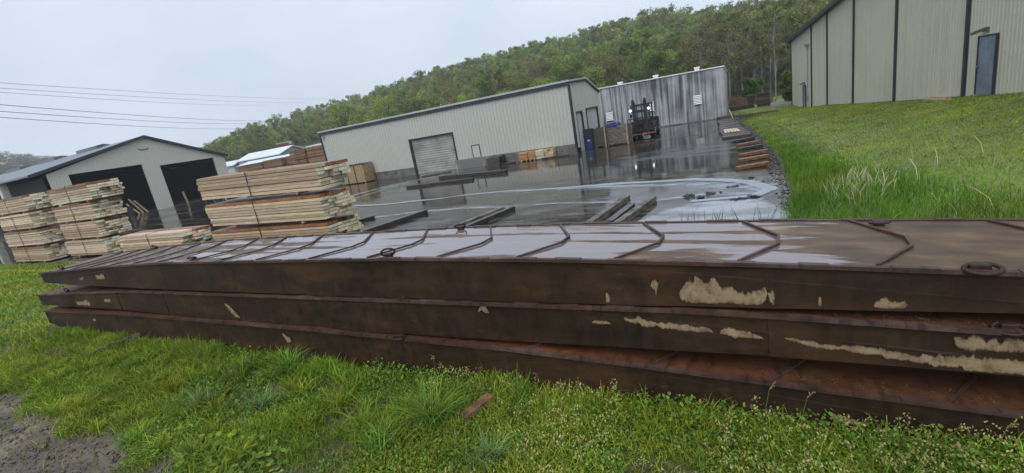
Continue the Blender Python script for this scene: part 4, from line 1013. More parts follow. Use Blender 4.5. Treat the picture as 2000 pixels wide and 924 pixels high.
G = 'loose planks along the grassy edge'
for (y, x0, x1, mt, lab) in ((28.6, -0.72, 0.25, 'wet_timber', 'farthest dark loose plank, next to the wide plank row'), (26.6, -0.55, 0.45, 'brown_wood', 'thin brown loose plank just before the farthest one'), (25.0, -0.5, 0.55, 'wet_timber', 'black loose plank between two brown ones'),
                             (22.9, -0.4, 0.7, 'plank_wood', 'reddish loose plank by the grassy edge, farther than its brown twin'), (21.4, -0.4, 0.72, 'brown_wood', 'broad brown loose plank second nearest the puddle'), (19.5, -0.45, 0.64, 'plank_wood', 'nearest reddish loose plank standing in the puddle')):
    timber((x0, y), (x1, y + 0.42), 0.24, 0.13, mt, lab, G, 'loose_plank', zr=0.02)
for k in range(15):
    y = 31.2 + k * 1.02; x0 = -1.38 - 0.066 * (y - 31) + random.uniform(-0.1, 0.1); x1 = x0 + 1.55 - 0.02 * (y - 31)
    timber((x0, y), (x1, y + 0.25), 0.85, 0.14, ('wet_timber', 'old_wood')[k % 2], 'dark wide plank in the row laid side by side along the lawn edge', 'row of dark wide planks', 'wide_plank', zr=random.uniform(-0.02, 0.03))
for k in range(5):
    o = timber((-1.28 + k * 0.19, 33.0 - 0.02 * k), (-1.42 + k * 0.17, 35.4 - 0.1 * k), 0.15, 0.04, 'pale_wood', 'fresh pale board laid on the row of dark wide planks', 'pale boards on the dark planks', 'pale_board'); o.location.z += 0.17
b = MB(); b.bar((-2.4, 47.6, YARD + 0.15), (-1.2, 48.0, YARD + 0.25), 0.9, 0.3); simple_thing('wide_plank', b, M['old_wood'], 'thick dark block beside the corner of the stained building', 'plank')
b = MB(); b.bar((-1.2, 47.2, YARD + 0.1), (-1.45, 47.3, YARD + 0.85), 0.06, 0.06); simple_thing('stake', b, M['pale_wood'], 'pale stake leaning beside the corner of the stained building', 'stake')
lumber_bundle('tall stack of old dark timbers by the gravel path', 0.95, 2.25, 57.5, 59, -1.25, 0.25, 300, pal=DRK, ragged=0.15, layer=0.16, strap=False, wet_top=False, name='timber_stack', group='old dark timber stacks', bearers=False)
lumber_bundle('small jumbled stack of dark timbers left of the tall one', 0.05, 0.85, 58.5, 59.5, -1.25, 0.1, 301, pal=DRK, ragged=0.35, layer=0.2, strap=False, wet_top=False, name='timber_stack', group='old dark timber stacks', bearers=False)
lumber_bundle('long low mossy timber stack left of the jumbled stack', -1.9, 0.1, 58.2, 59.2, -1.25, -0.72, 302, pal=DRK + [(0.06, 0.08, 0.03)], ragged=0.2, layer=0.26, strap=False, wet_top=False, name='timber_stack', group='old dark timber stacks', bearers=False)
lumber_bundle('distant dark timber stack at the corner of the beige hall', 4.0, 6.0, 70, 71, -1.25, -0.2, 303, pal=DRK, ragged=0.2, layer=0.25, strap=False, wet_top=False, name='timber_stack', group='old dark timber stacks', bearers=False)
# near the viewer
b = MB(); b.bar((-1.86, 2.24, 0.035), (-1.74, 2.46, 0.085), 0.075, 0.07); simple_thing('wood_block', b, M['brown_wood'], 'dark reddish wood block lying in the weeds', 'wood block', bevel=0.004)
b = MB(); b.bar((-7.6, 2.3, 0.04), (-7.35, 2.72, 0.09), 0.07, 0.05); simple_thing('stick', b, M['old_wood'], 'weathered stick lying in the grass near the deck end', 'stick', bevel=0.005)

# ------------------------------------------------------------------ foam, puddle, clods
def ribbon(pts, widths, z, name='foam_streak', core=0.0):
    pts = np.array(pts, float); s = np.concatenate([[0], np.cumsum(np.linalg.norm(np.diff(pts, axis=0), axis=1))]); k = np.linspace(0, s[-1], int(s[-1] / 0.25) + 2)
    P = np.stack([np.interp(k, s, pts[:, 0]), np.interp(k, s, pts[:, 1])], 1); Wd = np.interp(k, s, widths) * 1.5 * (0.6 + 0.8 * vnoise(k, k * 0 + 7, 0.35))
    P += np.stack([vnoise(k, k * 0, 0.5) - 0.5, vnoise(k + 50, k * 0, 0.5) - 0.5], 1) * 0.5
    T_ = np.gradient(P, axis=0); T_ /= np.linalg.norm(T_, axis=1)[:, None]; N_ = np.stack([-T_[:, 1], T_[:, 0]], 1)
    V = []; Cc = []; off = (-1, -0.5, 0, 0.5, 1); cv = (-0.15, 0.2, 0.52, 0.26, -0.2)
    for o_, c_0 in zip(off, cv):
        q = P + N_ * (Wd * o_)[:, None]; V.append(np.concatenate([q, np.full((len(q), 1), z)], 1)); Cc.append(np.full((len(q), 3), c_0 + core))
    n = len(P); V = np.concatenate(V); Cc = np.concatenate(Cc); F = []
    for r in range(4):
        a = r * n + np.arange(n - 1); F.append(np.stack([a, a + 1, a + n + 1, a + n], 1))
    o = npmesh(name, V, np.concatenate(F), Cc, M['foam']); o['kind'] = 'stuff'
    return o
ribbon([(-26.5, 21.5), (-25.2, 26.6), (-23.4, 29.5), (-20.2, 31.9), (-18.5, 32.3)], [1.0, 0.7, 0.5, 0.45, 0.2], YARD + 0.004)
ribbon([(-23.5, 21.5), (-23.9, 26.0), (-22.9, 29.0), (-21.0, 31.0)], [0.5, 0.35, 0.3, 0.2], YARD + 0.0125)
ribbon([(-25, 19.6), (-21.3, 19.8), (-17.5, 19.0), (-14.6, 19.2), (-10.8, 19.6), (-7.4, 19.0), (-5.0, 18.4), (-1.9, 17.4), (0.1, 16.0), (0.5, 14.9)], [0.35, 0.25, 0.2, 0.22, 0.35, 0.6, 1.0, 1.3, 0.9, 0.4], YARD + 0.008)
ribbon([(-18, 15.3), (-13.4, 16.5), (-8.4, 15.8), (-5.5, 15.5), (-3.4, 15.1), (-1.0, 15.6), (0.5, 14.9)], [0.3, 0.5, 0.55, 0.5, 0.45, 0.7, 0.3], YARD + 0.016)
ribbon([(-24, 19.7), (-21.3, 19.85), (-17.5, 19.05), (-14.6, 19.25), (-10.8, 19.65), (-7.4, 19.2), (-5.0, 18.9), (-1.9, 18.3), (0.0, 16.9), (0.6, 15.6), (0.2, 14.7), (-1.8, 14.5)], [0.16, 0.14, 0.13, 0.14, 0.15, 0.14, 0.16, 0.2, 0.2, 0.18, 0.14, 0.1], YARD + 0.020, core=0.35)
ribbon([(-7.0, 36.8), (-5.2, 36.6), (-3.4, 37.4)], [0.3, 0.25, 0.15], YARD + 0.004)
P_ = [(-2.6, 11.2), (-2.9, 12.6), (-2.2, 13.9), (-0.9, 14.5), (0.3, 14.3), (0.75, 13.0), (1.1, 11.5), (1.3, 10.0), (-1, 9.4)]
pts = []
for i in range(len(P_)):
    a = np.array(P_[i]); c = np.array(P_[(i + 1) % len(P_)])
    for q in range(6): pts.append(tuple(a + (c - a) * q / 6 + rng.normal(0, 0.06, 2)))
pd = MB(); pts = np.array(pts); c0 = pts.mean(0); vs = []; cs = []; np_ = len(pts)
for q, cv_ in ((1.1, -0.25), (0.92, 0.1), (0.7, 0.5), (0.3, 0.7), (0.02, 0.7)):
    for p in pts: w_ = c0 + (p - c0) * q; vs.append((w_[0], w_[1], YARD + 0.006)); cs.append((cv_,) * 3)
pd.add(vs, [(r * np_ + i, r * np_ + (i + 1) % np_, (r + 1) * np_ + (i + 1) % np_, (r + 1) * np_ + i) for r in range(4) for i in range(np_)]); pd.c = cs
tag(pd.build('puddle', M['puddle']), kind='structure')

def rocks(name, pts, sizes, cols, mt, zf, kind='stuff'):
    base = np.array([(1, 0, 0), (-1, 0, 0), (0, 1, 0), (0, -1, 0), (0, 0, 1), (0, 0, -1)], float)
    tri = np.array([(0, 2, 4), (2, 1, 4), (1, 3, 4), (3, 0, 4), (2, 0, 5), (1, 2, 5), (3, 1, 5), (0, 3, 5)])
    n = len(pts); V = base[None] * sizes[:, None, None] * rng.uniform(0.5, 1.3, (n, 6, 1)); V[:, :, 2] *= 0.6
    V += rng.normal(0, 0.15, V.shape) * sizes[:, None, None]
    V[:, :, 0] += pts[:, 0:1]; V[:, :, 1] += pts[:, 1:2]; V[:, :, 2] += (zf(pts[:, 0], pts[:, 1]) + sizes * 0.15)[:, None]
    F = tri[None] + (np.arange(n) * 6)[:, None, None]
    o = npmesh(name, V.reshape(-1, 3), None, np.repeat(cols, 6, 0), mt, F3=F.reshape(-1, 3)); o['kind'] = kind
    return o
y = rng.uniform(12.5, 48, 2600); x = edge_x(y) + rng.normal(0.1, 0.2, 2600)
rocks('shore_stones', np.stack([x, y], 1), rng.uniform(0.012, 0.075, 2600) * rng.uniform(0.3, 1.0, 2600), np.array([0.06, 0.055, 0.048]) * rng.uniform(0.4, 2.4, (2600, 1)), M['stone'], lambda a, b: np.maximum(ground_z(a, b), YARD))
y = rng.uniform(0.2, 1.7, 6000); x = rng.uniform(-9, -3.3, 6000); k = mudness(x, y) > 0.3
x, y = x[k], y[k]
rocks('mud_crumbs', np.stack([x, y], 1), rng.uniform(0.004, 0.022, len(x)) * rng.uniform(0.4, 1.2, len(x)), np.array([0.09, 0.072, 0.052]) * rng.uniform(0.4, 1.6, (len(x), 1)), M['stone'], ground_z)
for k, (cx_, cy_, sz) in enumerate(((-1.15, 15.45, 0.28), (-1.75, 15.3, 0.3), (-0.5, 16.2, 0.2), (-1.4, 15.0, 0.2), (0.1, 14.6, 0.24), (-0.35, 14.4, 0.22), (-2.9, 14.3, 0.12), (0.05, 17.6, 0.14))):
    n = 9; q = rng.normal(0, sz * 0.22, (n, 2)); q[:, 0] *= 1.6
    o = rocks('mud_clod', q, rng.uniform(0.3, 0.6, n) * sz * 0.7, np.array([0.03, 0.026, 0.022]) * rng.uniform(0.6, 1.6, (n, 1)), M['stone'], lambda a, b: a * 0, 'x')
    o.location = (cx_, cy_, YARD + 0.01); del o['kind']
    tag(o, 'dark clod of wet mud on the pale foam near the puddle', 'mud clod', 'dark mud clods near the puddle')

# ------------------------------------------------------------------ grass
def blades(name, x, y, z, h, wd, lean, cols, mt, kind='stuff', tipcol=1.25):
    n = len(x); az = rng.uniform(0, 2 * np.pi, n); la = rng.uniform(0, 2 * np.pi, n)
    dx, dy = np.cos(az) * wd, np.sin(az) * wd; lx, ly = np.cos(la) * lean * h, np.sin(la) * lean * h
    V = np.empty((n, 7, 3)); cs = np.empty((n, 7, 3))
    for k, (t_, wf) in enumerate(((0, 1.0), (0.4, 0.9), (0.75, 0.6))):
        bx, by, bz = x + lx * t_ ** 2, y + ly * t_ ** 2, z + h * (t_ - 0.25 * lean * t_ ** 2)
        V[:, 2 * k] = np.stack([bx - dx * wf, by - dy * wf, bz], 1); V[:, 2 * k + 1] = np.stack([bx + dx * wf, by + dy * wf, bz], 1)
        cs[:, 2 * k] = cs[:, 2 * k + 1] = cols * (0.85 + 0.3 * t_)
    V[:, 6] = np.stack([x + lx, y + ly, z + h * (1 - 0.3 * lean)], 1); cs[:, 6] = cols * tipcol
    o_ = (np.arange(n) * 7)[:, None]
    F4 = np.concatenate([o_ + np.array([[0, 1, 3, 2]]), o_ + np.array([[2, 3, 5, 4]])]); F3 = o_ + np.array([[4, 5, 6]])
    o = npmesh(name, V.reshape(-1, 3), F4, cs.reshape(-1, 3), mt, F3=F3)
    if kind: o['kind'] = kind
    return o
GC = np.array([0.16, 0.26, 0.03])
def gcols(n, base=GC, yel=0.25, x=None, y=None):
    f = rng.uniform(0.6, 1.4, (n, 1)); c = base * f; k = rng.random((n, 1)) < yel
    c = np.where(k, c * np.array([1.7, 1.25, 0.9]), c)
    if x is not None:
        p = fbm(x, y, 1.3)[:, None]; c = c * (0.65 + 0.75 * p); c[:, 0] *= (0.8 + 0.5 * vnoise(x + 9, y, 0.8))
    dry = rng.random((n, 1)) < 0.04
    return np.where(dry, np.array([0.25, 0.2, 0.1]) * f, c)
near_y = lambda x: np.interp(x, [-9, -5.4, -1.3, 1.1, 2], [-0.2, 0.45, 1.5, 2.1, 2.3])
def scatter(n, x0, x1, y0, y1, cond):
    x = rng.uniform(x0, x1, n); y = rng.uniform(y0, y1, n); k = cond(x, y); return x[k], y[k]
# lawn near the viewer
def c1(x, y):
    d = (y > near_y(x)) & (y < 2.70) & (rng.random(len(x)) > mudness(x, y) * 0.97)
    bare = (fbm(x + 7, y, 1.5) > 0.67) & (rng.random(len(x)) < 0.6)
    return d & ~bare
x, y = scatter(230000, -9.5, 1.9, -0.2, 2.72, c1)
p = fbm(x, y, 1.9); h = (0.035 + 0.16 * p ** 2) * rng.uniform(0.5, 1.35, len(x))
h = np.where(y > 2.45, h * 1.3, h)
blades('short_grass', x, y, ground_z(x, y) - 0.004, h, rng.uniform(0.0018, 0.0038, len(x)), rng.uniform(0.2, 1.2, len(x)), gcols(len(x), x=x, y=y), M['grass'])
# loose clumps through the lawn
cx_, cy_ = scatter(900, -8.5, 1.9, 0.2, 2.66, lambda x, y: (y > near_y(x)) & (mudness(x, y) < 0.3) & (fbm(x + 60, y, 1.1) > np.interp(x, [-8, -2.5, -1, 2], [0.4, 0.42, 0.56, 0.62])))
nb = 46; n = len(cx_) * nb; rr_ = np.abs(rng.normal(0, 0.035, n)); aa_ = rng.uniform(0, 6.283, n)
x = np.repeat(cx_, nb) + rr_ * np.cos(aa_); y = np.repeat(cy_, nb) + rr_ * np.sin(aa_); k = y < 2.7
ch = np.repeat(rng.uniform(0.09, 0.2, len(cx_)), nb); cb = np.repeat(rng.uniform(0.7, 1.35, (len(cx_), 1)) * np.where(rng.random((len(cx_), 1)) < 0.25, np.array([[1.45, 1.1, 0.8]]), np.array([[1.0, 1.0, 1.0]])), nb, 0)
blades('clump_grass', x[k], y[k], ground_z(x[k], y[k]) - 0.004, (ch * rng.uniform(0.4, 1.2, n))[k], rng.uniform(0.0018, 0.004, k.sum()), rng.uniform(0.3, 1.3, k.sum()), (gcols(n, GC, 0.1) * cb)[k], M['grass'])
# left part, beyond the deck end down to the yard
def c2(x, y): return ((y > 3.85) | (x < -10.3) | (y < 2.7)) & (y < 10.2) & (y > near_y(x)) & (rng.random(len(x)) > mudness(x, y) * 0.97 * (y < 4)) & (rng.random(len(x)) < np.clip(11 / np.hypot(x, y), 0.15, 1) ** 1.5)
x, y = scatter(330000, -46, -9.2, 0.0, 10.3, c2)
h = (0.04 + 0.07 * fbm(x, y, 0.8)) * rng.uniform(0.5, 1.4, len(x)) * np.where((y < 2.7) & (y > 2.2) & (x > -10.5), 1.4, 1) * np.where((y > 8.6), 2.0, 1)
blades('left_grass', x, y, ground_z(x, y) - 0.004, h, rng.uniform(0.004, 0.009, len(x)) * np.clip(np.hypot(x, y) / 12, 0.6, 2.2), rng.uniform(0.2, 1.0, len(x)), gcols(len(x), np.array([0.19, 0.285, 0.033]), 0.35, x, y), M['grass'])
# taller growth against the deck
x, y = scatter(9000, -9.5, 1.9, 2.3, 2.68, lambda x, y: (fbm(x * 1.4, y * 0 + 3, 1.3) > 0.42) & (y > 2.33 + 0.2 * rng.random(len(x))))
blades('edge_grass', x, y, ground_z(x, y), rng.uniform(0.08, 0.2, len(x)) * (0.5 + fbm(x, y, 2)), rng.uniform(0.002, 0.004, len(x)), rng.uniform(0.2, 0.9, len(x)), gcols(len(x), GC * 0.95, 0.2), M['grass'])
# big tufts, each one by itself
TU = [(-5.11, 1.96, .2, 'yellow green grass tuft in the lawn left of the blue green tuft', 1), (-4.48, 1.86, .2, 'blue green drooping grass tuft in the left foreground', 2), (-3.72, 1.99, .22, 'loose grass tuft with pale blades right of the blue green one', 2),
      (-4.06, 2.5, .28, 'upright grass tuft close against the lowest deck', 0), (-5.5, 2.55, .2, 'wide grass tuft at the deck side toward its left end', 0), (-4.6, 2.4, .2, 'bushy grass tuft between the wide and upright ones', 0),
      (-2.07, 2.17, .36, 'tallest bright grass tuft in the middle foreground', 0), (-2.3, 1.88, .2, 'smaller grass tuft in front of the tallest one', 0), (-1.48, 1.94, .2, 'blue grey grass tuft at the bottom centre', 2),
      (-4.52, 1.36, .13, 'dark leafy tuft at the edge of the bare mud', 0), (-5.9, 1.5, .15, 'small yellowish tuft beside the muddy patch', 1), (-1.55, 2.5, .3, 'sparse tall tuft against the deck above the wood block', 0), (-6.4, 2.2, .17, 'left grass tuft near the stick', 0)]
for (x0, y0, hh_, lab, ct) in TU:
    n = 260 if hh_ > .3 else 170
    if 'sparse' in lab: n = 40
    rr_ = np.abs(rng.normal(0, 0.06, n)); aa_ = rng.uniform(0, 2 * np.pi, n); x = rr_ * np.cos(aa_); y = rr_ * np.sin(aa_)
    base = [np.array([0.14, 0.26, 0.04]), np.array([0.25, 0.29, 0.035]), np.array([0.16, 0.27, 0.09])][ct]
    o = blades('grass_tuft', x, y, np.zeros(n), hh_ * rng.uniform(0.45, 1.15, n), rng.uniform(0.0022, 0.0048, n), rng.uniform(0.3, 1.25, n), gcols(n, base, 0.12), M['grass'], None)
    o.location = (x0, y0, float(ground_z(x0, y0))); tag(o, lab, 'grass tuft', 'tall grass tufts in front of the decks')
# clover and broad leaves
def leaves(name, x, y, z, r, cols, mt, tilt=0.5, kind='stuff', aspect=0.7):
    n = len(x); az = rng.uniform(0, 2 * np.pi, n); tx, ty = rng.normal(0, tilt, n), rng.normal(0, tilt, n)
    ux, uy = np.cos(az), np.sin(az); V = np.empty((n, 6, 3))
    for k, (a, b_) in enumerate(((-1, 0), (-0.4, -aspect), (0.5, -aspect * 0.8), (1, 0), (0.5, aspect * 0.8), (-0.4, aspect))):
        px, py = (a * ux - b_ * uy) * r, (a * uy + b_ * ux) * r
        V[:, k] = np.stack([x + px, y + py, z + px * tx + py * ty], 1)
    o_ = (np.arange(n) * 6)[:, None]
    F4 = np.concatenate([o_ + np.array([[0, 1, 2, 3]]), o_ + np.array([[0, 3, 4, 5]])])
    o = npmesh(name, V.reshape(-1, 3), F4, np.repeat(cols, 6, 0), mt)
    if kind: o['kind'] = kind
    return o
def c3(x, y): return (y > near_y(x)) & (y < 2.69) & (fbm(x + 20, y, 1.2) > np.interp(x, [-8, -3, -1.5, 2], [0.66, 0.55, 0.42, 0.25])) & (rng.random(len(x)) > mudness(x, y))
x, y = scatter(60000, -7, 1.9, 0.5, 2.69, c3)
edge = sm((y - np.interp(x, [-7, -2, 2], [2.5, 2.4, 2.35])) / 0.2)
z = ground_z(x, y) + rng.uniform(0.015, 0.07, len(x)) + edge * rng.uniform(0, 0.09, len(x))
leaves('clover', x, y, z, rng.uniform(0.006, 0.013, len(x)), gcols(len(x), np.array([0.11, 0.22, 0.035]), 0.25), M['grass'])
x, y = scatter(900, -4.6, -2.6, 1.2, 1.8, lambda x, y: np.hypot((x + 3.35) / 0.55, (y - 1.45) / 0.25) < 1)
leaves('broad_leaf_weeds', x, y, ground_z(x, y) + rng.uniform(0.02, 0.07, len(x)), rng.uniform(0.014, 0.028, len(x)), gcols(len(x), np.array([0.15, 0.25, 0.045]), 0.4), M['grass'], 0.35)
# pale flowering weeds
def c4(x, y): return (y > near_y(x)) & (y < 2.68) & (fbm(x + 3, y + 40, 1.6) > np.interp(x, [-2.6, -1.6, -0.9, 2], [0.75, 0.56, 0.42, 0.33]))
x, y = scatter(1450, -2.4, 1.9, 1.2, 2.68, c4)
hs = rng.uniform(0.06, 0.14, len(x)) + 0.10 * sm((y - 2.2) / 0.45) * rng.random(len(x)); gz_ = ground_z(x, y)
blades('weed_stems', x, y, gz_, hs, np.full(len(x), 0.0011), rng.uniform(0.1, 0.5, len(x)), gcols(len(x), np.array([0.09, 0.14, 0.035]), 0.3), M['grass'])
k = 16; rep = lambda a: np.repeat(a, k)
fx = rep(x) + rng.normal(0, 0.017, len(x) * k); fy = rep(y) + rng.normal(0, 0.017, len(x) * k); fz = rep(gz_ + hs) + rng.normal(-0.008, 0.016, len(x) * k)
leaves('weed_flowers', fx, fy, fz, rng.uniform(0.0028, 0.0058, len(fx)), np.array([0.4, 0.39, 0.13]) * rng.uniform(0.6, 1.2, (len(fx), 1)), M['grass'], 0.8, aspect=0.8)
# a few seeded stalks in front of the deck
for (x0, y0, h0, lab) in ((0.02, 2.6, 0.34, 'thin seeded grass stalk left of its drooping neighbour'), (0.2, 2.6, 0.3, 'drooping seeded grass stalk before the lowest deck'), (-1.9, 2.3, 0.42, 'straight tall grass stalk rising over the tallest tuft'), (1.0, 2.6, 0.26, 'bent grass stalk near the right photo edge')):
    b = MB(); P = [(0, 0, 0), (0.01, 0, h0 * 0.5), (0.03, 0, h0 * 0.85), (0.06, 0.0, h0)]; b.tube(P, [0.0022, 0.002, 0.0016, 0.001], 5, (0.16, 0.18, 0.06))
    for q in range(9): b.tube([(0.03 + 0.003 * q, rng.normal(0, .004), h0 * (0.85 + 0.016 * q)), (0.036 + 0.003 * q + rng.normal(0, .004), rng.normal(0, .008), h0 * (0.87 + 0.016 * q))], [0.0015, 0.004], 4, (0.26, 0.24, 0.1))
    o = b.build('grass_stalk', M['grass']); o.location = (x0, y0, float(ground_z(x0, y0))); tag(o, lab, 'grass stalk', 'seeded stalks')
# straw lying on the ledges of the lower decks
xx = np.concatenate([rng.normal(c_, s_, int(n_ * 0.6)) for c_, s_, n_ in ((-2.7, 0.18, 420), (-3.4, 0.15, 200), (-4.2, 0.2, 250), (-2.2, 0.06, 90), (-1.45, 0.08, 120), (0.15, 0.22, 420), (0.75, 0.25, 400), (-5.2, 0.3, 120), (1.1, 0.2, 200))])
yy = 2.71 + np.abs(rng.normal(0.075, 0.03, len(xx))); zz = np.array([T3(a) for a in xx]) + rng.uniform(0, 0.022, len(xx))
x2 = np.concatenate([rng.normal(c_, s_, n_ * 2) for c_, s_, n_ in ((-6.2, 0.15, 60), (-5.5, 0.1, 60), (-1.86, 0.05, 120), (0.5, 0.35, 300), (-1.2, 0.3, 120), (1.1, 0.2, 200))])
xx = np.concatenate([xx, x2]); yy = np.concatenate([yy, 2.775 + np.abs(rng.normal(0.0, 0.04, len(x2)))]); zz = np.concatenate([zz, np.array([T2(a) for a in x2]) + rng.uniform(0, 0.02, len(x2))])
leaves('straw_debris', xx, yy, zz, rng.uniform(0.004, 0.014, len(xx)), np.array([0.1, 0.068, 0.043]) * rng.uniform(0.4, 1.4, (len(xx), 1)), M['straw'], 0.4, aspect=0.07)
# mown lawn in front of the beige hall
def lawn_edge(y): return np.interp(y, [5, 8, 10.9, 13.2, 18.2, 29.2, 45], [5.4, 4.6, 3.6, 2.96, 2.1, 1.0, -0.6])
def c5(x, y): return (x < wall_x(y) - 0.05) & (x > lawn_edge(y) - 0.3) & (rng.random(len(x)) < np.clip(14 / y, 0.2, 1))
x, y = scatter(240000, -1.5, 10, 5, 54, c5)
pat = fbm(x * 0.5, y * 0.9, 0.9); c = gcols(len(x), np.array([0.165, 0.255, 0.026]), 0.3, x, y) * (0.6 + 0.9 * pat)[:, None]
dry = (fbm(x + 70, y + 3, 0.55) > 0.57)[:, None] & (rng.random((len(x), 1)) < 0.22); c = np.where(dry, np.array([0.3, 0.25, 0.09]) * rng.uniform(0.6, 1.1, (len(x), 1)), c)
blades('lawn_grass', x, y, ground_z(x, y) - 0.005, rng.uniform(0.03, 0.075, len(x)) * (0.6 + pat), rng.uniform(0.004, 0.009, len(x)) * np.clip(y / 14, 0.7, 2.5), rng.uniform(0.3, 1.3, len(x)), c, M['grass'])
# tall wet-ground grass along the yard edge
def c6(x, y): return (x > edge_x(y) + np.where(y < 14, -0.15, 0.12) + 0.25 * rng.random(len(x))) & (x < lawn_edge(y) + rng.normal(0, 0.4, len(x))) & (rng.random(len(x)) < np.clip(16 / y, 0.3, 1))
x, y = scatter(150000, -1.5, 6, 4.2, 46, c6)
hh_ = rng.uniform(0.16, 0.46, len(x)) * np.interp(y, [5, 20, 46], [1.0, 0.8, 0.5]) * np.interp(x - lawn_edge(y), [-0.9, 0.6], [1.0, 0.4])
blades('tall_grass', x, y, ground_z(x, y) - 0.01, hh_, rng.uniform(0.004, 0.008, len(x)) * np.clip(y / 14, 0.7, 2.0), rng.uniform(0.1, 0.7, len(x)), gcols(len(x), np.array([0.105, 0.225, 0.018]), 0.2, x, y), M['grass'])
def c7(x, y): return (np.hypot((x - 2.15) / 0.55, (y - 12.8) / 1.3) < 1) | (rng.random(len(x)) < 0.05)
x, y = scatter(2000, 1.2, 4.6, 8.0, 15.5, c7)
blades('dry_reeds', x, y, ground_z(x, y), rng.uniform(0.3, 0.6, len(x)), rng.uniform(0.003, 0.008, len(x)), rng.uniform(0.2, 0.8, len(x)), np.array([0.62, 0.56, 0.34]) * rng.uniform(0.6, 1.2, (len(x), 1)), M['grass'])
x, y = scatter(90, -1.6, 0.9, 9.6, 11.6, lambda x, y: x < 9)
blades('sedge', x, y, np.full(len(x), YARD), rng.uniform(0.3, 0.75, len(x)), np.full(len(x), 0.008), rng.uniform(0.05, 0.4, len(x)), np.array([0.06, 0.07, 0.03]) * rng.uniform(0.6, 1.2, (len(x), 1)), M['grass'])
x, y = scatter(2500, -7, 4.5, 62, 82, lambda x, y: x < 3 - (y - 62) * 0.2)
blades('dry_brush', x, y, ground_z(x, y) - 0.02, rng.uniform(0.5, 1.5, len(x)), np.full(len(x), 0.03), rng.uniform(0.1, 0.6, len(x)), np.array([0.13, 0.085, 0.05]) * rng.uniform(0.6, 1.3, (len(x), 1)), M['grass'])

# ------------------------------------------------------------------ trees
def tree_geo(seed, H, cw, n_leaf, leaf, base, bare=False, low=0.3, trunk_r=0.16, clusters=18):
    rs = np.random.default_rng(seed); tb = MB()
    tr = [(0, 0, -0.6), (rs.normal(0, .15), rs.normal(0, .15), H * 0.3), (rs.normal(0, .35), rs.normal(0, .35), H * 0.6), (rs.normal(0, .5), rs.normal(0, .5), H * 0.93)]
    tb.tube(tr, [trunk_r, trunk_r * 0.8, trunk_r * 0.5, 0.03], 6)
    cc = []
    for k in range(clusters):
        t_ = rs.uniform(low, 0.98); a = rs.uniform(0, 2 * np.pi); q = (t_ - low) / (1 - low); rad = cw * (0.35 + 0.75 * math.sin(math.pi * min(q * 0.8 + 0.12, 1))) * rs.uniform(0.35, 1.0)
        p = np.array([rad * math.cos(a), rad * math.sin(a), H * t_]); cc.append(p)
        zb = H * max(t_ - 0.22, 0.12); s0 = np.array([np.interp(zb, [0, H * .3, H * .6, H * .93], [tr[i][j] for i in range(4)]) for j in range(2)] + [zb])
        mid = (s0 + p) / 2 + np.array([0, 0, 0.3]); tb.tube([s0, mid, p], [trunk_r * 0.28, trunk_r * 0.17, 0.015], 4)
        if bare:
            for j in range(9):
                e = p + rs.normal(0, 1, 3) * np.array([0.9, 0.9, 0.9]) + np.array([0, 0, 0.5]); b0 = mid + (p - mid) * rs.uniform(0.2, 1); tb.tube([b0, (b0 + e) / 2 + rs.normal(0, 0.1, 3), e], [0.028, 0.018, 0.008], 3)
    cc = np.array(cc)
    idx = rs.integers(0, len(cc), n_leaf); sz = rs.uniform(0.55, 1.15, len(cc)) * cw * 0.36
    dirs = rs.normal(0, 1, (n_leaf, 3)); dirs /= np.linalg.norm(dirs, axis=1)[:, None]
    P = cc[idx] + dirs * (sz[idx] * 1.15 * rs.uniform(0.0, 1.0, n_leaf) ** 0.45)[:, None] * np.array([1, 1, 0.85])
    cl = base * rs.uniform(0.85, 1.2, (len(cc), 1))[idx] * rs.uniform(0.75, 1.3, (n_leaf, 1))
    u = rs.normal(0, 1, (n_leaf, 3)); u /= np.linalg.norm(u, axis=1)[:, None]; v = rs.normal(0, 1, (n_leaf, 3)); v -= u * (u * v).sum(1)[:, None]; v /= np.linalg.norm(v, axis=1)[:, None]
    s_ = leaf * rs.uniform(0.55, 1.2, (n_leaf, 1))
    V = np.stack([P - u * s_, P - v * s_ * 0.6, P + u * s_, P + v * s_ * 0.6], 1)
    F = np.arange(n_leaf * 4).reshape(-1, 4)
    return tb, V.reshape(-1, 3), F, np.repeat(cl, 4, 0)
FRESH = np.array([0.26, 0.34, 0.08]); MIDG = np.array([0.175, 0.245, 0.065]); OLIVE = np.array([0.2, 0.2, 0.07]); GREY = np.array([0.11, 0.1, 0.08]); BRIGHT = np.array([0.16, 0.22, 0.04])
KINDS = [('fresh', FRESH, False, 2600), ('fresh', FRESH * 0.9, False, 2600), ('mid', MIDG, False, 2600), ('mid', MIDG * 0.85, False, 2600), ('olive', OLIVE, False, 1900), ('olive', OLIVE * 0.85, False, 1700), ('bare', GREY, True, 420), ('bare', GREY * 0.9, True, 250), ('pale', MIDG, False, 1300), ('pale', OLIVE * 0.8, False, 1000)]
LAB = {'fresh': ('fresh green spring tree among the dense hillside wood', 'fresh green hillside trees'), 'mid': ('darker green leafy tree among the dense hillside wood', 'darker green hillside trees'),
       'olive': ('olive brown budding tree among the dense hillside wood', 'olive budding hillside trees'), 'bare': ('nearly leafless grey tree rising from the hillside wood', 'bare grey hillside trees'), 'pale': ('slender tree with a pale trunk in the hillside wood', 'pale-trunked hillside trees')}
protos = []
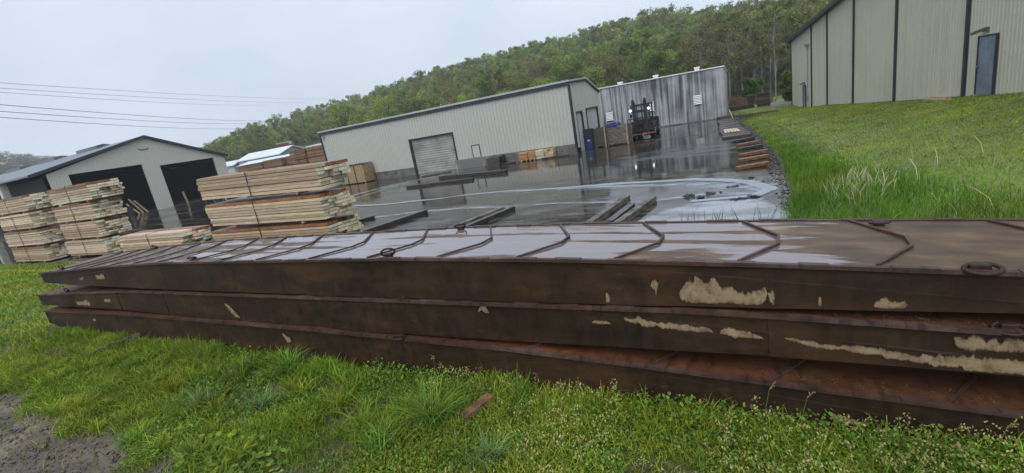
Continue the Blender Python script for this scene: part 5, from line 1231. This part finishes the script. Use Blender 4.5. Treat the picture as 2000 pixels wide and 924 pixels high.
for k, (kd, colr, bare, nl) in enumerate(KINDS):
    H_ = 12.0 if kd != 'pale' else 14
    tb, V, F, cc = tree_geo(500 + k, H_, 3.8 if kd != 'pale' else 2.3, int(nl * 1.9), 0.19 if kd != 'bare' else 0.14, colr, bare, 0.22 if kd != 'pale' else 0.42, 0.17, 22)
    tt = thing('broadleaf_tree' if kd != 'bare' else 'bare_tree', LAB[kd][0], 'tree', (0, 0, 0), 0, LAB[kd][1])
    tb.build('trunk', M['pale_bark'] if kd in ('pale', 'bare') else M['bark'], tt)
    cr = npmesh('crown', V, F, cc, M['leaf']); cr.parent = tt
    protos.append(tt)
# positions: jittered cells over the slope
pos = []
az = -63.0
cand = []
for d in np.arange(80, 300, 5.6):
    step = math.degrees(5.6 / d)
    for a in np.arange(-64, 16, step):
        dd = d + rng.uniform(-2.4, 2.4); aa = a + rng.uniform(-0.45, 0.45) * step
        xx_, yy_ = dd * math.sin(R(aa)), dd * math.cos(R(aa))
        bd_ = np.interp(aa, AZ, BD); rd_ = np.interp(aa, AZ, RD)
        if dd < bd_ - 2 or dd > rd_ + 12: continue
        if abs(aa + 52) < 5.0 and dd < 197: continue
        if -1.5 > aa > -60 and dd > bd_ + 45 and dd < rd_ - 70 and rng.random() < 0.35: continue
        cand.append((dd, aa, xx_, yy_))
cand.sort()
n_ind = 285
far_V, far_F, far_C, off = [], [], [], 0
first = [True] * len(protos)
lowp = []
for k, (kd, colr, bare, nl) in enumerate(KINDS):
    tb, V, F, cc = tree_geo(700 + k, 12.0, 3.8, 1300 if not bare else 300, 0.3, colr, False, 0.2, 0.15, 16); lowp.append((tb, V, F, cc))
# individuals: the front rows, and every tree that stands on the skyline of the ridge
front = [c for c in cand]
sky_ = [c for c in cand if c[0] > np.interp(c[1], AZ, RD) - 8]
ind = set()
for c in cand[:190]: ind.add(c)
for c in sorted(sky_, key=lambda c: c[0])[:]:
    if len(ind) < n_ind: ind.add(c)
for c in cand:
    dd, aa, xx_, yy_ = c
    r0 = rng.random(); v_ = vnoise(xx_, yy_, 0.03)
    skyl = dd > np.interp(aa, AZ, RD) - 8
    if aa > -9 and dd < 125: w_ = [.09, .07, .1, .1, .16, .14, .03, .03, .16, .12]
    elif skyl: w_ = [.17, .15, .12, .1, .16, .12, .09, .09, 0, 0]
    else: w_ = [.22, .18, .17, .13, .13, .09, .02, .02, .02, .02]
    if v_ > 0.62: w_ = [a_0 * (0.4 if i_ < 4 else 1.8) for i_, a_0 in enumerate(w_)]
    w_ = np.array(w_) / sum(w_); kk = int(rng.choice(len(w_), p=w_))
    zz_ = float(hill_z(np.array(xx_), np.array(yy_))) - 0.3
    sc = rng.uniform(0.75, 1.12) * (0.85 if skyl else 1); rot = rng.uniform(0, 6.28)
    if c in ind:
        o = protos[kk] if first[kk] else copy_tree(protos[kk]); first[kk] = False
        o.location = (xx_, yy_, zz_); o.rotation_euler = (0, 0, rot); o.scale = (sc * rng.uniform(0.9, 1.15), sc * rng.uniform(0.9, 1.15), sc)
    else:
        tb, V, F, cc = lowp[kk]; cs_, sn_ = math.cos(rot), math.sin(rot)
        Q = np.stack([(V[:, 0] * cs_ - V[:, 1] * sn_) * sc + xx_, (V[:, 0] * sn_ + V[:, 1] * cs_) * sc + yy_, V[:, 2] * sc + zz_], 1)
        far_V.append(Q); far_F.append(F + off); far_C.append(cc * rng.uniform(0.85, 1.2)); off += len(Q)
for k, p in enumerate(protos):
    if first[k]: p.location = (40, 150, float(hill_z(np.array(40.), np.array(150.))))
# distant hill wood at far left
for q in range(1700):
    aa = rng.uniform(-90, -64); dd = rng.uniform(470, 660); xx_, yy_ = dd * math.sin(R(aa)), dd * math.cos(R(aa)); zz_ = float(hill_z(np.array(xx_), np.array(yy_)))
    tb, V, F, cc = lowp[int(rng.integers(2, 7))]; V = V[:1000]; F = F[:250]; cc = cc[:1000]; sc = rng.uniform(0.9, 1.3)
    sc *= 0.9; cc = cc * 0.6
    far_V.append(V * sc * np.array([1.7, 1.7, 0.9]) + np.array([xx_, yy_, zz_])); far_F.append(F + off); far_C.append(cc); off += len(V)
tag(npmesh('wood', np.concatenate(far_V), np.concatenate(far_F), np.concatenate(far_C), M['leaf']), kind='stuff')
# named single trees and bushes
def lone(label, x, y, H_, cw, colr, seed, nm='broadleaf_tree', low=0.15, nl=2600, leaf=0.2, z=None, bark='bark', bare=False):
    tb, V, F, cc = tree_geo(seed, H_, cw, nl, leaf, colr, bare, low, 0.11, 16)
    tt = thing(nm, label, 'tree' if nm != 'bush' else 'bush', (x, y, float(hill_z(np.array(x), np.array(y))) if z is None else z)); tb.build('trunk', M[bark], tt); cr = npmesh('crown', V, F, cc, M['leaf']); cr.parent = tt
lone('bright yellow green tree behind the roof of the stained building', -9.8, 66, 6.6, 1.5, BRIGHT, 801, z=-1.2)
lone('round bright green bush at the wood edge behind the timber stacks', 0.6, 72, 3.6, 1.4, np.array([0.08, 0.15, 0.03]), 802, 'bush', z=-1.2)
for k, (x, y, H_) in enumerate(((-2.2, 78, 11), (-0.5, 80, 13), (0.9, 79, 10.5), (3.6, 77, 12.5), (-6, 82, 12), (2.2, 84, 14))):
    lone('tall thin pale-trunked tree at the wood edge beyond the timber stacks', x, y, H_, 1.7, OLIVE * 0.9, 820 + k, low=0.45, nl=700, leaf=0.2, bark='pale_bark', bare=k % 2 == 0, z=-1.3)
    C.objects[-1].parent and None
for o in list(C.objects):
    if o.get('label') == 'tall thin pale-trunked tree at the wood edge beyond the timber stacks': o['group'] = 'pale-trunked trees at the wood edge'
lone('small bush growing right by the corner of the beige hall', 4.6, 60, 3.0, 1.3, np.array([0.11, 0.16, 0.03]), 840, 'bush', z=-1.3)

# ------------------------------------------------------------------ poles, wires, truck
def pole(label, x, y, z0, z1, arm=True, lean=0.0):
    tt = thing('utility_pole', label, 'pole', (x, y, z0)); b = MB(); b.tube([(0, 0, 0), (lean, 0, z1 - z0)], [0.17, 0.12], 8); b.build('shaft', M['grey_wood'], tt)
    if arm:
        b = MB(); b.bar((-1.0, 0.14, z1 - z0 - 0.7), (1.0, 0.14, z1 - z0 - 0.7), 0.1, 0.12); ar = b.build('crossarm', M['grey_wood'], tt)
        for q in (-0.8, 0, 0.8): b = MB(); b.tube([(q, 0.14, z1 - z0 - 0.64), (q, 0.14, z1 - z0 - 0.5)], 0.05, 6); b.build('insulator', M['white_plastic'], ar)
pole('taller bare wooden pole rising behind the warehouse roof', -37.5, 65, -1.3, 8.1, False, -0.1)
pole('shorter wooden pole with crossarm behind the warehouse roof, left of the taller', -41.7, 62.4, -1.3, 6.7)
pole('distant thin pole with crossarm beside the white barn', -127.5, 78, -1.5, 6.9)
WR = [((-104.5, 34.2, 22.4), (-210.5, 199.5, 31.0)), ((-104.6, 34.0, 21.6), (-217.9, 191.3, 30.7)), ((-104.7, 33.8, 21.0), (-231.0, 175.4, 32.2)), ((-104.8, 33.3, 19.1), (-232.3, 173.6, 24.1)), ((-104.9, 33.0, 18.1), (-236.8, 167.5, 23.9)), ((-105.0, 32.7, 17.2), (-239.9, 163.0, 22.0))]
WL = ['highest of the upper three faint overhead wires', 'middle of the upper three faint overhead wires', 'lowest of the upper three faint overhead wires', 'highest of the lower three overhead wires', 'middle of the lower three overhead wires', 'lowest of the lower three overhead wires']
for k, ((a, e), lb) in enumerate(zip(WR, WL)):
    a = np.array(a); e = np.array(e); a0 = a - (e - a) * 0.35; P = [a0 + (e - a0) * t_ - np.array([0, 0, 4 * 1.5 * t_ * (1 - t_)]) + np.array([0, 0, 1.3 * (1 - t_)]) * 0 for t_ in np.linspace(0, 1, 24)]
    b = MB(); b.tube([tuple(p) for p in P], 0.05 if k > 2 else 0.03, 5); simple_thing('overhead_wire', b, M['wire'], lb, 'wire', 'overhead power lines')
tz = float(hill_z(np.array(TRUCK[0]), np.array(TRUCK[1])))
tt = thing('red_truck', 'small red truck parked on the grassy bank below the wooded hill', 'truck', (TRUCK[0], TRUCK[1], tz), R(38))
b = MB(); b.box(-3.2, 0.8, -1.0, 1.0, 0.6, 1.9); b.build('cargo_body', M['red_paint'], tt, bevel=0.05)
b = MB(); b.prism([(0.9, 0.6), (3.0, 0.6), (3.0, 1.3), (2.4, 1.45), (2.0, 2.2), (0.9, 2.2)], 'y', -0.95, 0.95); b.build('cab', M['red_paint'], tt, bevel=0.04)
b = MB(); b.box(1.05, 1.95, -0.97, 0.97, 1.45, 2.05); b.build('window', M['cab_glass'], tt)
b = MB(); b.box(-3.2, 2.2, -0.9, 0.9, 2.2, 2.35); b.box(-3.1, -2.9, -0.85, 0.85, 1.9, 2.2); b.box(0.6, 0.75, -0.85, 0.85, 1.9, 2.2); b.build('ladder_rack', M['white_plastic'], tt)
for x in (-2.2, 2.1):
    for y in (-0.95, 0.95):
        b = MB(); b.tube([(x, y - 0.13, 0.42), (x, y + 0.13, 0.42)], 0.42, 14); b.build('wheel', M['rubber'], tt)

# ------------------------------------------------------------------ wet air
hz = MB(); hz.box(-780, 420, -120, 780, -6, 75)
hm = bpy.data.materials.new('haze'); hm.use_nodes = True
hn_ = hm.node_tree.nodes; hn_.clear(); ho = hn_.new('ShaderNodeOutputMaterial'); pv = hn_.new('ShaderNodeVolumePrincipled')
pv.inputs['Color'].default_value = (0.9, 0.94, 1.0, 1); pv.inputs['Density'].default_value = 0.0006; pv.inputs['Anisotropy'].default_value = 0.2
hm.node_tree.links.new(pv.outputs[0], ho.inputs['Volume'])
tag(hz.build('haze', hm), kind='stuff')
